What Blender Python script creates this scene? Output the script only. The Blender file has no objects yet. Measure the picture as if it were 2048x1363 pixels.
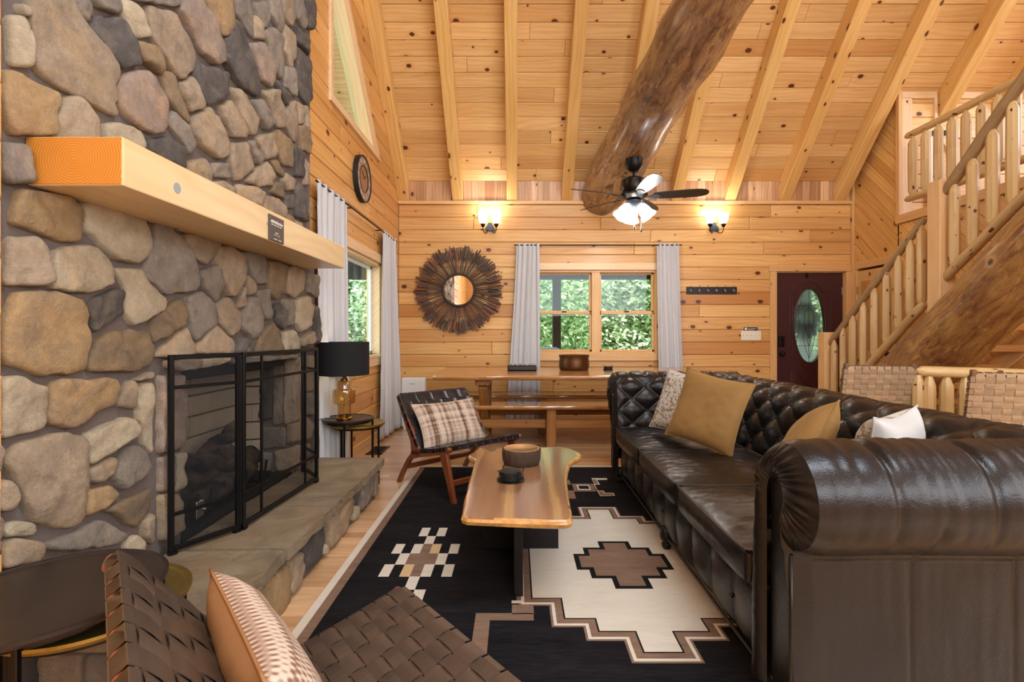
import bpy, bmesh, math, random
from mathutils import Vector, Matrix, noise
R = random.Random(7)
SC = bpy.context.scene
COL = SC.collection
PI = math.pi

# ------------------------------------------------------------ camera, world, lights
FOC, CX, CY, EYE = 1000.0, 1033.0, 666.0, 1.22
cam_d = bpy.data.cameras.new('camera')
cam_d.sensor_width = 36.0
cam_d.lens = FOC / 2048 * 36.0
cam_d.shift_x = -(CX - 1024) / 2048
cam_d.shift_y = -(681.5 - CY) / 2048
cam_d.clip_start = 0.05
cam = bpy.data.objects.new('camera', cam_d)
cam.location = (0, 0, EYE)
cam.rotation_euler = (PI / 2, 0, 0)
COL.objects.link(cam)
SC.camera = cam

SC.view_settings.view_transform = 'Standard'
SC.view_settings.look = 'None'
SC.view_settings.gamma = 1.0
SC.view_settings.use_curve_mapping = False
SC.view_settings.exposure = 0.05

world = bpy.data.worlds.new('world')
SC.world = world
world.use_nodes = True
wn = world.node_tree.nodes
wn['Background'].inputs[0].default_value = (0.78, 0.90, 1.0, 1)
wn['Background'].inputs[1].default_value = 3.6

def lamp(name, kind, loc, rot, energy, color=(1, 1, 1), size=None, size_y=None, radius=None, angle=None):
    d = bpy.data.lights.new(name, kind)
    d.energy = energy
    d.color = color
    if kind == 'AREA':
        d.shape = 'RECTANGLE'
        d.size = size
        d.size_y = size_y
    if radius is not None:
        d.shadow_soft_size = radius
    if angle is not None:
        d.angle = angle
    o = bpy.data.objects.new(name, d)
    o.location = loc
    o.rotation_euler = rot
    COL.objects.link(o)
    return o

lamp('sun', 'SUN', (0, 0, 20), (math.radians(48), 0, math.radians(35)), 9.0, (1, .95, .85), angle=.02)
# added fill lamps, bluish like daylight; the walls behind the camera have no windows
lamp('rear_fill', 'AREA', (2.1, -2.55, 3.2), (math.radians(84), 0, 0), 540, (.79, .895, 1.0), 4.2, 4.4)
lamp('overhead_fill', 'AREA', (1.6, -.2, 5.6), (math.radians(18), 0, 0), 330, (.76, .88, 1.0), 3.4, 1.6)  # overhead fill added under the closed roof, no skylight there
lamp('loft_fill', 'AREA', (8.2, 3.0, 4.4), (math.radians(90), 0, math.radians(90)), 170, (.82, .91, 1.0), 3.0, 2.0)  # fill added at the loft's end wall, which has no window
lamp('right_fill', 'AREA', (4.3, -0.9, 2.2), (math.radians(90), 0, math.radians(90)), 110, (.80, .90, 1.0), 2.2, 2.6)  # fill added beside the right wall, no glazing there
lamp('left_fill', 'AREA', (-1.5, -1.2, 3.8), (math.radians(90), 0, math.radians(-90)), 70, (.78, .90, 1.0), 2.0, 1.0)  # fill added high on the left, on unglazed wall

# ------------------------------------------------------------ helpers
def P(px, py, y=None, x=None, z=None):
    """pixel of the photograph to a point on the plane y=, x= or z= ."""
    if y is None:
        if x is not None:
            y = x * 1000.0 / (px - CX)
        else:
            y = (EYE - z) * 1000.0 / (py - CY)
    return ((px - CX) * y / 1000.0, y, EYE + (CY - py) * y / 1000.0)

def lin(h):
    h = h.lstrip('#')
    out = []
    for i in (0, 2, 4):
        c = int(h[i:i + 2], 16) / 255
        out.append(c / 12.92 if c <= .04045 else ((c + .055) / 1.055) ** 2.4)
    return (*out, 1)

class Mesh:
    def __init__(s):
        s.v = []; s.f = []
    def add(s, v, f):
        b = len(s.v)
        s.v.extend([tuple(p) for p in v])
        s.f.extend([tuple(i + b for i in q) for q in f])
        return s
    def box(s, x0, x1, y0, y1, z0, z1):
        v = [(x, y, z) for x in (x0, x1) for y in (y0, y1) for z in (z0, z1)]
        return s.add(v, [(0, 1, 3, 2), (4, 6, 7, 5), (0, 4, 5, 1), (2, 3, 7, 6), (0, 2, 6, 4), (1, 5, 7, 3)])
    def beam(s, a, b, w, h, up=(0, 0, 1)):
        """square bar from a to b, w across, h along up."""
        a = Vector(a); b = Vector(b); d = (b - a).normalized()
        up = Vector(up); side = d.cross(up).normalized(); u = side.cross(d).normalized()
        v = []
        for p in (a, b):
            for i, j in ((-1, -1), (1, -1), (1, 1), (-1, 1)):
                v.append(p + side * (i * w / 2) + u * (j * h / 2))
        return s.add(v, [(0, 1, 2, 3), (7, 6, 5, 4), (0, 4, 5, 1), (1, 5, 6, 2), (2, 6, 7, 3), (3, 7, 4, 0)])
    def grid(s, nu, nv, fn, wrap_u=False):
        v = [fn(i / (nu if wrap_u else nu - 1), j / (nv - 1)) for j in range(nv) for i in range(nu)]
        f = []
        for j in range(nv - 1):
            for i in range(nu if wrap_u else nu - 1):
                k = (i + 1) % nu
                f.append((j * nu + i, j * nu + k, (j + 1) * nu + k, (j + 1) * nu + i))
        return s.add(v, f)
    def tube(s, pts, rad, n=10, caps=True, rough=0.0, seed=0, flat=1.0):
        pts = [Vector(p) for p in pts]
        if not isinstance(rad, (list, tuple)):
            rad = [rad] * len(pts)
        v = []
        ref = None
        for i, p in enumerate(pts):
            d = (pts[min(i + 1, len(pts) - 1)] - pts[max(i - 1, 0)]).normalized()
            if ref is None:
                ref = d.orthogonal().normalized()
            ref = (ref - d * ref.dot(d)).normalized()
            bi = d.cross(ref)
            for k in range(n):
                t = 2 * PI * k / n
                r = rad[i]
                if rough:
                    r *= 1 + rough * noise.noise(Vector((math.cos(t) * 1.3 + seed, math.sin(t) * 1.3, i * .45)))
                v.append(p + ref * (math.cos(t) * r) + bi * (math.sin(t) * r * flat))
        f = []
        for i in range(len(pts) - 1):
            for k in range(n):
                a = i * n + k; b = i * n + (k + 1) % n
                f.append((a, b, b + n, a + n))
        if caps:
            f.append(tuple(range(n - 1, -1, -1)))
            f.append(tuple((len(pts) - 1) * n + k for k in range(n)))
        return s.add(v, f)
    def lathe(s, prof, c=(0, 0, 0), n=32):
        v = [(c[0] + r * math.cos(2 * PI * k / n), c[1] + r * math.sin(2 * PI * k / n), c[2] + z) for r, z in prof for k in range(n)]
        f = []
        for i in range(len(prof) - 1):
            for k in range(n):
                a = i * n + k; b = i * n + (k + 1) % n
                f.append((a, b, b + n, a + n))
        f.append(tuple(range(n - 1, -1, -1)))
        f.append(tuple((len(prof) - 1) * n + k for k in range(n)))
        return s.add(v, f)
    def ball(s, c, r, n=10, sz=1.0):
        prof = [(max(r * math.sin(PI * i / n), .0004), -r * sz * math.cos(PI * i / n)) for i in range(n + 1)]
        return s.lathe(prof, c, n + 4)
    def prism(s, poly, fn, t, ch=0.0, base=0.0):
        """convex or plain polygon poly (u,v) raised to t through fn(u,v,w); ch = chamfer."""
        if area(poly) < 0:
            poly = poly[::-1]
        n = len(poly)
        rings = [(poly, base), (poly, t - ch)]
        if ch > 0:
            rings.append((inset(poly, ch), t))
        v = [fn(u, w, h) for pl, h in rings for u, w in pl]
        f = []
        for r in range(len(rings) - 1):
            for i in range(n):
                j = (i + 1) % n
                f.append((r * n + i, r * n + j, (r + 1) * n + j, (r + 1) * n + i))
        f.append(tuple((len(rings) - 1) * n + i for i in range(n)))
        f.append(tuple(range(n - 1, -1, -1)))
        return s.add(v, f)

def area(p):
    return .5 * sum(p[i][0] * p[(i + 1) % len(p)][1] - p[(i + 1) % len(p)][0] * p[i][1] for i in range(len(p)))

def inset(poly, d):
    n = len(poly); out = []
    for i in range(n):
        p0 = Vector(poly[i - 1]).to_2d(); p1 = Vector(poly[i]).to_2d(); p2 = Vector(poly[(i + 1) % n]).to_2d()
        e1 = (p1 - p0); e2 = (p2 - p1)
        if e1.length < 1e-6 or e2.length < 1e-6:
            out.append(tuple(p1)); continue
        e1.normalize(); e2.normalize()
        n1 = Vector((-e1.y, e1.x)); n2 = Vector((-e2.y, e2.x))
        m = n1 + n2
        k = max(m.length_squared, .4)
        q = p1 + m * (2 * d / k)
        out.append((q.x, q.y))
    return out

def clip(poly, nx, ny, c):
    """keep nx*x + ny*y <= c."""
    out = []
    for i in range(len(poly)):
        a = poly[i]; b = poly[(i + 1) % len(poly)]
        da = nx * a[0] + ny * a[1] - c; db = nx * b[0] + ny * b[1] - c
        if da <= 0:
            out.append(a)
        if (da < 0 < db) or (db < 0 < da):
            t = da / (da - db)
            out.append((a[0] + (b[0] - a[0]) * t, a[1] + (b[1] - a[1]) * t))
    return out

def obj(name, m, mat, parent=None, local=False, grain=None, smooth=False, bevel=0.0, seg=1, smooth_angle=None, sub=0):
    me = bpy.data.meshes.new(name)
    me.from_pydata(m.v, [], m.f)
    if bevel > 0 or smooth:
        bm = bmesh.new(); bm.from_mesh(me)
        if smooth:
            bmesh.ops.recalc_face_normals(bm, faces=bm.faces)
        if bevel > 0:
            ed = [e for e in bm.edges if len(e.link_faces) == 2 and e.calc_face_angle(0) > .5]
            bmesh.ops.bevel(bm, geom=ed, offset=bevel, segments=seg, profile=.6, affect='EDGES', clamp_overlap=True)
        bm.to_mesh(me); bm.free()
    me.update()
    if grain is not None:
        uvl = me.uv_layers.new(name='UVMap')
        g = Vector(grain).normalized()
        co = [v.co for v in me.vertices]
        d = uvl.data
        for p in me.polygons:
            c = g.cross(p.normal)
            if c.length < .3:                      # end grain
                a = g.orthogonal().normalized(); b = g.cross(a)
                for li in p.loop_indices:
                    w = co[me.loops[li].vertex_index]
                    d[li].uv = (w.dot(a) * .2, w.dot(b) * 1.0)
            else:
                c.normalize()
                for li in p.loop_indices:
                    w = co[me.loops[li].vertex_index]
                    d[li].uv = (w.dot(g), w.dot(c))
    if smooth:
        me.shade_smooth()
    if smooth_angle:
        try:
            me.shade_smooth()
            me.set_sharp_from_angle(angle=smooth_angle)
        except Exception:
            pass
    if mat is not None:
        for mm in (mat if isinstance(mat, (list, tuple)) else [mat]):
            me.materials.append(mm)
    o = bpy.data.objects.new(name, me)
    COL.objects.link(o)
    if sub:
        mod = o.modifiers.new('sub', 'SUBSURF'); mod.levels = sub; mod.render_levels = sub
    if parent is not None:
        o.parent = parent
        if parent.type == 'EMPTY' and not local:
            o.matrix_parent_inverse = (Matrix.Translation(parent.location) @ parent.rotation_euler.to_matrix().to_4x4()).inverted()
    return o

def thing(name, label, cat, loc=(0, 0, 0), rotz=0.0, group=None):
    o = bpy.data.objects.new(name, None)
    o.empty_display_size = .1
    o.location = loc; o.rotation_euler = (0, 0, rotz)
    COL.objects.link(o)
    o['label'] = label; o['category'] = cat
    if group: o['group'] = group
    return o

def tag(o, label, cat, group=None, kind=None):
    o['label'] = label; o['category'] = cat
    if group: o['group'] = group
    if kind: o['kind'] = kind
    return o

def struct(name, m, mat, label=None, **k):
    o = obj(name, m, mat, **k)
    o['kind'] = 'structure'
    if label: o['label'] = label
    o['category'] = name.split('_')[0]
    return o

def copy_part(src, parent, loc=None, mat_inv=None):
    c = src.copy(); COL.objects.link(c); c.parent = parent
    if loc is not None: c.location = loc
    return c

# ------------------------------------------------------------ materials
MATS = {}
class NT:
    def __init__(s, name):
        s.m = bpy.data.materials.new(name); s.m.use_nodes = True
        s.t = s.m.node_tree; s.n = s.t.nodes; s.l = s.t.links
        s.b = s.n['Principled BSDF']
        MATS[name] = s.m
    def node(s, kind, **k):
        n = s.n.new(kind)
        for a, v in k.items():
            if a.startswith('i_'):
                key = a[2:]
                key = int(key) if key.isdigit() else key.replace('_', ' ')
                if hasattr(v, 'is_linked') or isinstance(v, bpy.types.NodeSocket):
                    s.l.new(v, n.inputs[key])
                else:
                    n.inputs[key].default_value = v
            else:
                setattr(n, a, v)
        return n
    def math(s, op, a, b=None, c=None, clamp=False):
        n = s.n.new('ShaderNodeMath'); n.operation = op; n.use_clamp = clamp
        for i, v in enumerate((a, b, c)):
            if v is None: continue
            if isinstance(v, bpy.types.NodeSocket): s.l.new(v, n.inputs[i])
            else: n.inputs[i].default_value = v
        return n.outputs[0]
    def mix(s, fac, a, b, mode='MIX'):
        n = s.n.new('ShaderNodeMix'); n.data_type = 'RGBA'; n.blend_type = mode
        for i, v in ((0, fac), (6, a), (7, b)):
            if isinstance(v, bpy.types.NodeSocket): s.l.new(v, n.inputs[i])
            else: n.inputs[i].default_value = v
        return n.outputs[2]
    def ramp(s, fac, stops):
        n = s.n.new('ShaderNodeValToRGB')
        e = n.color_ramp.elements
        while len(e) < len(stops): e.new(.5)
        for el, (p, c) in zip(e, stops):
            el.position = p; el.color = c if len(c) == 4 else (*c, 1)
        s.l.new(fac, n.inputs[0])
        return n.outputs[0]
    def noise(s, vec, scale, detail=3, rough=.55, dist=0.0):
        n = s.node('ShaderNodeTexNoise')
        n.inputs['Scale'].default_value = scale; n.inputs['Detail'].default_value = detail
        n.inputs['Roughness'].default_value = rough; n.inputs['Distortion'].default_value = dist
        if vec is not None: s.l.new(vec, n.inputs['Vector'])
        return n.outputs['Fac']
    def mapping(s, vec, scale=(1, 1, 1), loc=(0, 0, 0), rot=(0, 0, 0)):
        n = s.node('ShaderNodeMapping')
        n.inputs['Scale'].default_value = scale; n.inputs['Location'].default_value = loc; n.inputs['Rotation'].default_value = rot
        s.l.new(vec, n.inputs['Vector'])
        return n.outputs[0]
    def bump(s, h, strength=.3, dist=.01):
        n = s.node('ShaderNodeBump'); n.inputs['Strength'].default_value = strength; n.inputs['Distance'].default_value = dist
        s.l.new(h, n.inputs['Height']); s.l.new(n.outputs[0], s.b.inputs['Normal'])
    def set(s, **k):
        for a, v in k.items():
            key = a.replace('_', ' ')
            if isinstance(v, bpy.types.NodeSocket): s.l.new(v, s.b.inputs[key])
            else: s.b.inputs[key].default_value = v
        return s.m
    def uv(s):
        return s.node('ShaderNodeTexCoord').outputs['UV']
    def objc(s):
        return s.node('ShaderNodeTexCoord').outputs['Object']
    def rand(s):
        return s.node('ShaderNodeObjectInfo').outputs['Random']

def plain(name, c, rough=.5, metal=0.0, **k):
    t = NT(name)
    t.set(Base_Color=lin(c), Roughness=rough, Metallic=metal, **k)
    return t.m

def wood(name, light, dark, knot='#5a2f14', knots=.45, rough=.38, vary=.22, red='#b5692c', kscale=4.6, grain=26, gstr=.9, coat=0.0):
    """pine board: u runs with the grain (metres), v across; every object gets its own stretch of board."""
    t = NT(name)
    uv = t.uv(); r = t.rand()
    off = t.node('ShaderNodeCombineXYZ', i_0=t.math('MULTIPLY', r, 91.7), i_1=t.math('MULTIPLY', r, 53.3), i_2=0.0)
    add = t.node('ShaderNodeVectorMath', operation='ADD'); t.l.new(uv, add.inputs[0]); t.l.new(off.outputs[0], add.inputs[1])
    v = add.outputs[0]
    # knots
    vor = t.node('ShaderNodeTexVoronoi', voronoi_dimensions='2D')
    vor.inputs['Scale'].default_value = kscale
    t.l.new(t.mapping(v, (.8, 1.15, 1)), vor.inputs['Vector'])
    sep = t.node('ShaderNodeSeparateColor'); t.l.new(vor.outputs['Color'], sep.inputs[0])
    gate = t.math('LESS_THAN', sep.outputs[0], knots)
    size = t.math('MULTIPLY_ADD', t.math('POWER', sep.outputs[1], 2.0), .095, .034)
    d = t.math('DIVIDE', vor.outputs['Distance'], size)
    wob = t.noise(v, 60, 2)
    d = t.math('ADD', d, t.math('MULTIPLY_ADD', wob, .6, -.3))
    core = t.math('MULTIPLY', t.math('SUBTRACT', 1.25, d, clamp=True), gate, clamp=True)
    core = t.math('MULTIPLY', core, 3.0, clamp=True)
    halo = t.math('MULTIPLY', t.math('POWER', t.math('SUBTRACT', 1.0, t.math('MULTIPLY', d, .24), clamp=True), 2.0), gate)
    # grain bends round knots
    g1 = t.noise(t.mapping(v, (1.1, grain * .55, 1)), 1.0, 4, .6, .35)
    warp = t.noise(t.mapping(v, (.9, 4.0, 1)), 1.0, 2)
    sx = t.node('ShaderNodeSeparateXYZ'); t.l.new(v, sx.inputs[0])
    ph = t.math('ADD', t.math('MULTIPLY', sx.outputs[1], grain * 5.0), t.math('ADD', t.math('MULTIPLY', warp, 26.0), t.math('MULTIPLY', halo, 7.0)))
    rings = t.math('MULTIPLY_ADD', t.math('SINE', ph), .5, .5)
    rings = t.math('POWER', rings, 1.6)
    g = t.math('ADD', t.math('MULTIPLY', g1, .75), t.math('MULTIPLY', rings, .17))
    fac = t.math('MULTIPLY_ADD', t.math('SUBTRACT', g, .5), gstr * 2.0, .45, clamp=True)
    c = t.mix(fac, lin(light), lin(dark))
    broad = t.noise(t.mapping(v, (.5, 2.2, 1)), 1.0, 2)
    c = t.mix(t.math('MULTIPLY', t.math('SUBTRACT', broad, .42, clamp=True), .9), c, lin(red))
    rv = t.math('MULTIPLY_ADD', t.math('FRACT', t.math('MULTIPLY', r, 17.31)), vary, 1 - vary * .62)
    c = t.mix(1.0, c, t.node('ShaderNodeCombineColor', i_0=rv, i_1=t.math('POWER', rv, 1.25), i_2=t.math('POWER', rv, 1.6)).outputs[0], 'MULTIPLY')
    rr = t.math('POWER', t.math('FRACT', t.math('MULTIPLY', r, 71.9)), 5.0)
    c = t.mix(t.math('MULTIPLY', rr, min(vary * 2.2, .7)), c, lin(red))
    c = t.mix(t.math('MULTIPLY', halo, .55), c, lin(red))
    c = t.mix(core, c, lin(knot))
    t.bump(t.math('SUBTRACT', g, core), .12, .003)
    t.set(Base_Color=c, Roughness=rough)
    if coat: t.set(Coat_Weight=coat, Coat_Roughness=.12)
    return t.m

M_wall = wood('pine_log_siding', '#ebbf7c', '#cf934a', red='#b87434', knots=.40, rough=.36, vary=.30)
M_gable = wood('pine_gable_board', '#e8b670', '#ca8b42', red='#b56f30', knots=.36, rough=.36, vary=.25)
M_ceil = wood('pine_ceiling_board', '#f0ca8c', '#d7a25a', red='#c2803c', knots=.34, rough=.42, vary=.24)
M_knee = wood('pine_kneewall_board', '#e9c497', '#bf8654', red='#a3653a', knots=.3, vary=.55)
M_raft = wood('pine_rafter', '#ecc37c', '#d29c50', red='#bf7f38', knots=.35, rough=.38, vary=.10, grain=22)
M_trim = wood('pine_trim', '#e9c083', '#d29f5e', red='#c4844a', knots=.22, rough=.38, vary=.10)
M_tpale = wood('pale_pine_trim', '#efd4a9', '#dcb480', red='#cf9a68', knots=.2, rough=.4, vary=.08)
M_diag = wood('pine_diagonal_board', '#e9ba70', '#cc924a', red='#b87436', knots=.33, rough=.38, vary=.22)
M_mant = wood('mantel_beam', '#ead0a0', '#d8b47c', red='#d0a26c', knots=.08, rough=.35, vary=.02, grain=12)
M_floor = wood('oak_floor', '#e3bd90', '#c99a68', red='#b57c4e', knots=.05, rough=.16, vary=.34, grain=18, coat=.3)
M_rust = wood('trestle_table_wood', '#c9935a', '#9a632f', red='#8c5426', knots=.12, rough=.22, vary=.08, coat=.4)
M_rustd = wood('trestle_leg_wood', '#a8733c', '#7c4d22', red='#70431c', knots=.15, rough=.35, vary=.1)
M_rail = wood('peeled_log_rail', '#dcbd86', '#c09c62', red='#b08a55', knots=.42, rough=.4, vary=.16, kscale=7, grain=9)
M_raild = wood('weathered_log_rail', '#b3946a', '#8d7350', red='#86683f', knots=.5, rough=.42, vary=.08, kscale=7, grain=9)
M_post = wood('newel_post_wood', '#ebc691', '#dbad73', red='#d09c62', knots=.06, rough=.36, vary=.06, grain=12)
M_chair = wood('teak_chair_frame', '#8e4c2a', '#6a341b', red='#5c2c17', knots=0, rough=.3, vary=.04, coat=.3)
M_bench = wood('rustic_bench_top', '#c58d4e', '#8f5a2b', red='#7f4d23', knots=.1, rough=.18, vary=.05, coat=.5)
M_stair = wood('stair_tread_wood', '#d19a5a', '#ad7638', red='#a06a30', knots=.2, vary=.08)

# stone: one shader, colour from palette per material
def stone_mat(name, base, spot, warm):
    t = NT(name)
    c3 = t.objc(); r = t.rand()
    off = t.node('ShaderNodeVectorMath', operation='ADD'); t.l.new(c3, off.inputs[0])
    cmb = t.node('ShaderNodeCombineXYZ', i_0=t.math('MULTIPLY', r, 40.0), i_1=t.math('MULTIPLY', r, 13.0), i_2=0.0); t.l.new(cmb.outputs[0], off.inputs[1])
    v = off.outputs[0]
    n1 = t.noise(v, 7.0, 5, .65, .6); n2 = t.noise(v, 46.0, 8, .75); n3 = t.noise(t.mapping(v, (1, 1, 1), (5, 2, 9)), 6.0, 5, .6, 1.4); n4 = t.noise(v, 160.0, 3, .7)
    c = t.mix(t.math('MULTIPLY_ADD', t.math('SUBTRACT', n1, .5), 3.0, .42, clamp=True), lin(base), lin(spot))
    c = t.mix(t.math('MULTIPLY_ADD', t.math('SUBTRACT', n3, .55), 4.5, .2, clamp=True), c, lin(warm))
    geo = t.node('ShaderNodeNewGeometry').outputs['Pointiness']
    val = t.math('ADD', t.math('MULTIPLY', n2, .75), t.math('MULTIPLY_ADD', n4, .35, .42))
    val = t.math('MULTIPLY', val, t.math('MULTIPLY_ADD', t.math('FRACT', t.math('MULTIPLY', r, 9.7)), .22, .9))
    c = t.mix(1.0, c, t.node('ShaderNodeCombineColor', i_0=val, i_1=val, i_2=val).outputs[0], 'MULTIPLY')
    t.bump(t.math('ADD', t.math('MULTIPLY', n2, .8), t.math('ADD', n1, t.math('MULTIPLY', n4, .2))), .85, .018)
    return t.set(Base_Color=c, Roughness=.78, Specular_IOR_Level=.35)
STONE = {
    't': stone_mat('tan_stone', '#b5a187', '#94836e', '#bda07a'),
    'c': stone_mat('cream_stone', '#c6b79c', '#a99a80', '#cdb791'),
    'o': stone_mat('ochre_stone', '#b3956a', '#978064', '#bb9868'),
    'g': stone_mat('grey_stone', '#9a8e80', '#7b736a', '#a89880'),
    'd': stone_mat('charcoal_stone', '#6a635d', '#4f4b49', '#857969'),
    'p': stone_mat('rose_stone', '#b39c86', '#8d8078', '#c2a183'),
    'b': stone_mat('brown_stone', '#9a8364', '#726556', '#a2875f'),
}
def mortar_mat():
    t = NT('mortar'); c = t.objc()
    n = t.noise(c, 60, 5, .7); n2 = t.noise(c, 6, 3)
    col = t.mix(n2, lin('#62564f'), lin('#7d716a'))
    t.bump(n, .6, .01)
    return t.set(Base_Color=t.mix(t.math('MULTIPLY', n, .5), col, lin('#4b423d')), Roughness=.95)
M_mortar = mortar_mat()
def slab_mat():
    t = NT('hearth_slab'); c = t.objc()
    n = t.noise(c, 4.5, 5, .65, .8); n2 = t.noise(c, 40, 6, .7); n3 = t.noise(c, 2.2, 3)
    col = t.mix(t.math('MULTIPLY_ADD', t.math('SUBTRACT', n, .5), 3.2, .5, clamp=True), lin('#7a6d58'), lin('#aa9c80'))
    col = t.mix(t.math('MULTIPLY_ADD', t.math('SUBTRACT', n3, .5), 2.5, .3, clamp=True), col, lin('#8c6f4c'))
    col = t.mix(t.math('MULTIPLY', n2, .5), col, lin('#6d6453'))
    vv = t.math('MULTIPLY_ADD', t.rand(), .3, .8)
    col = t.mix(1.0, col, t.node('ShaderNodeCombineColor', i_0=vv, i_1=vv, i_2=vv).outputs[0], 'MULTIPLY')
    crk = t.node('ShaderNodeTexVoronoi', feature='DISTANCE_TO_EDGE'); crk.inputs['Scale'].default_value = 3.1
    wv = t.node('ShaderNodeVectorMath', operation='ADD'); t.l.new(c, wv.inputs[0]); wn_ = t.node('ShaderNodeTexNoise'); wn_.inputs['Scale'].default_value = 7.0; t.l.new(c, wn_.inputs['Vector']); t.l.new(wn_.outputs['Color'], wv.inputs[1]); t.l.new(wv.outputs[0], crk.inputs['Vector'])
    ck = t.math('MULTIPLY', t.math('SUBTRACT', .012, crk.outputs['Distance'], clamp=True), 60, clamp=True)
    col = t.mix(t.math('MULTIPLY', ck, t.math('MULTIPLY', n3, 1.1)), col, lin('#3f382d'))
    t.bump(t.math('ADD', n, t.math('MULTIPLY', n2, .35)), .6, .015)
    return t.set(Base_Color=col, Roughness=.62)
M_slab = slab_mat()

def log_mat(name, light, mid, dark, coat=.5):
    t = NT(name); uv = t.uv()
    n1 = t.noise(t.mapping(uv, (2.2, 7.0, 1)), 1.9, 8, .68, 1.1)
    n2 = t.noise(t.mapping(uv, (5, 60, 1)), 1.0, 6, .65, .4)
    n3 = t.noise(t.mapping(uv, (.8, 1.5, 1), (4, 1, 0)), 1.5, 3, .6, .6)
    n4 = t.noise(t.mapping(uv, (14, 30, 1)), 1.0, 5, .7)
    c = t.ramp(n1, [(.34, lin(dark)), (.44, lin(mid)), (.56, lin(light)), (.70, lin(mid))])
    c = t.mix(t.math('MULTIPLY_ADD', t.math('SUBTRACT', n3, .50), 5, .1, clamp=True), c, t.mix(t.math('MULTIPLY_ADD', t.math('SUBTRACT', n4, .5), 4, .5, clamp=True), lin(dark), lin(mid)))
    c = t.mix(t.math('MULTIPLY_ADD', t.math('SUBTRACT', n2, .5), 2.2, .3, clamp=True), c, t.mix(.55, c, lin(dark)))
    c = t.mix(t.math('MULTIPLY_ADD', t.math('SUBTRACT', n4, .60), 6, 0, clamp=True), c, lin('#cdb48c'))
    vor = t.node('ShaderNodeTexVoronoi', voronoi_dimensions='2D'); vor.inputs['Scale'].default_value = 2.0
    t.l.new(t.mapping(uv, (1, 1.3, 1)), vor.inputs['Vector'])
    sep = t.node('ShaderNodeSeparateColor'); t.l.new(vor.outputs['Color'], sep.inputs[0])
    gate = t.math('LESS_THAN', sep.outputs[0], .28)
    d = t.math('ADD', vor.outputs['Distance'], t.math('MULTIPLY_ADD', n4, .05, -.025))
    ring = t.math('MULTIPLY', t.math('MULTIPLY', t.math('SUBTRACT', .14, d, clamp=True), 14, clamp=True), gate)
    c = t.mix(t.math('MULTIPLY', ring, .75), c, lin('#d0a564'))
    kn = t.math('MULTIPLY', t.math('MULTIPLY', t.math('SUBTRACT', .07, d, clamp=True), 40, clamp=True), gate)
    c = t.mix(kn, c, lin('#6a4a38'))
    k2 = t.math('MULTIPLY', t.math('MULTIPLY', t.math('SUBTRACT', .035, d, clamp=True), 60, clamp=True), gate)
    c = t.mix(k2, c, lin('#33241c'))
    t.bump(t.math('ADD', t.math('MULTIPLY', n1, .8), t.math('ADD', t.math('MULTIPLY', n2, .5), t.math('MULTIPLY', n4, .4))), .8, .03)
    return t.set(Base_Color=c, Roughness=.34, Coat_Weight=coat, Coat_Roughness=.2)
M_log = log_mat('stair_log_wood', '#c3964f', '#9a6630', '#61391c', .45)
M_strut = log_mat('ceiling_log_wood', '#c39a66', '#8e6038', '#473126', .55)

def leather_mat():
    t = NT('brown_leather'); c = t.objc()
    n = t.noise(c, 3.0, 4, .6); f = t.noise(c, 22.0, 4, .6, 1.5); w = t.node('ShaderNodeTexVoronoi'); w.inputs['Scale'].default_value = 260
    t.l.new(c, w.inputs['Vector'])
    col = t.mix(t.math('MULTIPLY_ADD', t.math('SUBTRACT', n, .5), 2.0, .5, clamp=True), lin('#100e0e'), lin('#1f1916'))
    t.bump(t.math('ADD', t.math('MULTIPLY', f, .55), t.math('MULTIPLY', w.outputs['Distance'], .12)), .22, .012)
    return t.set(Base_Color=col, Roughness=t.math('MULTIPLY_ADD', f, .16, .24), Specular_IOR_Level=.36, Coat_Weight=.06, Coat_Roughness=.16)
M_leath = leather_mat()
M_leaflat = plain('leather_seam_edge', '#2a2321', .35)

def strap_mat(name, a, b, rough=.4):
    t = NT(name); c = t.objc()
    n = t.noise(c, 30, 4, .6); n2 = t.noise(c, 200, 2)
    v = t.math('MULTIPLY_ADD', t.math('FRACT', t.math('MULTIPLY', t.rand(), 7.3)), .3, .82)
    col = t.mix(1.0, t.mix(n, lin(a), lin(b)), t.node('ShaderNodeCombineColor', i_0=v, i_1=v, i_2=v).outputs[0], 'MULTIPLY')
    t.bump(n2, .15, .002)
    return t.set(Base_Color=col, Roughness=rough)
M_strap = strap_mat('brown_leather_strap', '#40332a', '#54453a', .34)
M_strapk = strap_mat('black_leather_strap', '#1c1b1d', '#302f31', .26)
M_webb = strap_mat('tan_webbing', '#94795a', '#ab9170', .75)

def fabric(name, fn, rough=.9, b=.3, bs=900):
    t = NT(name)
    col = fn(t)
    n = t.noise(t.uv(), bs, 2)
    t.bump(n, b, .002)
    return t.set(Base_Color=col, Roughness=rough, Specular_IOR_Level=.2)

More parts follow.
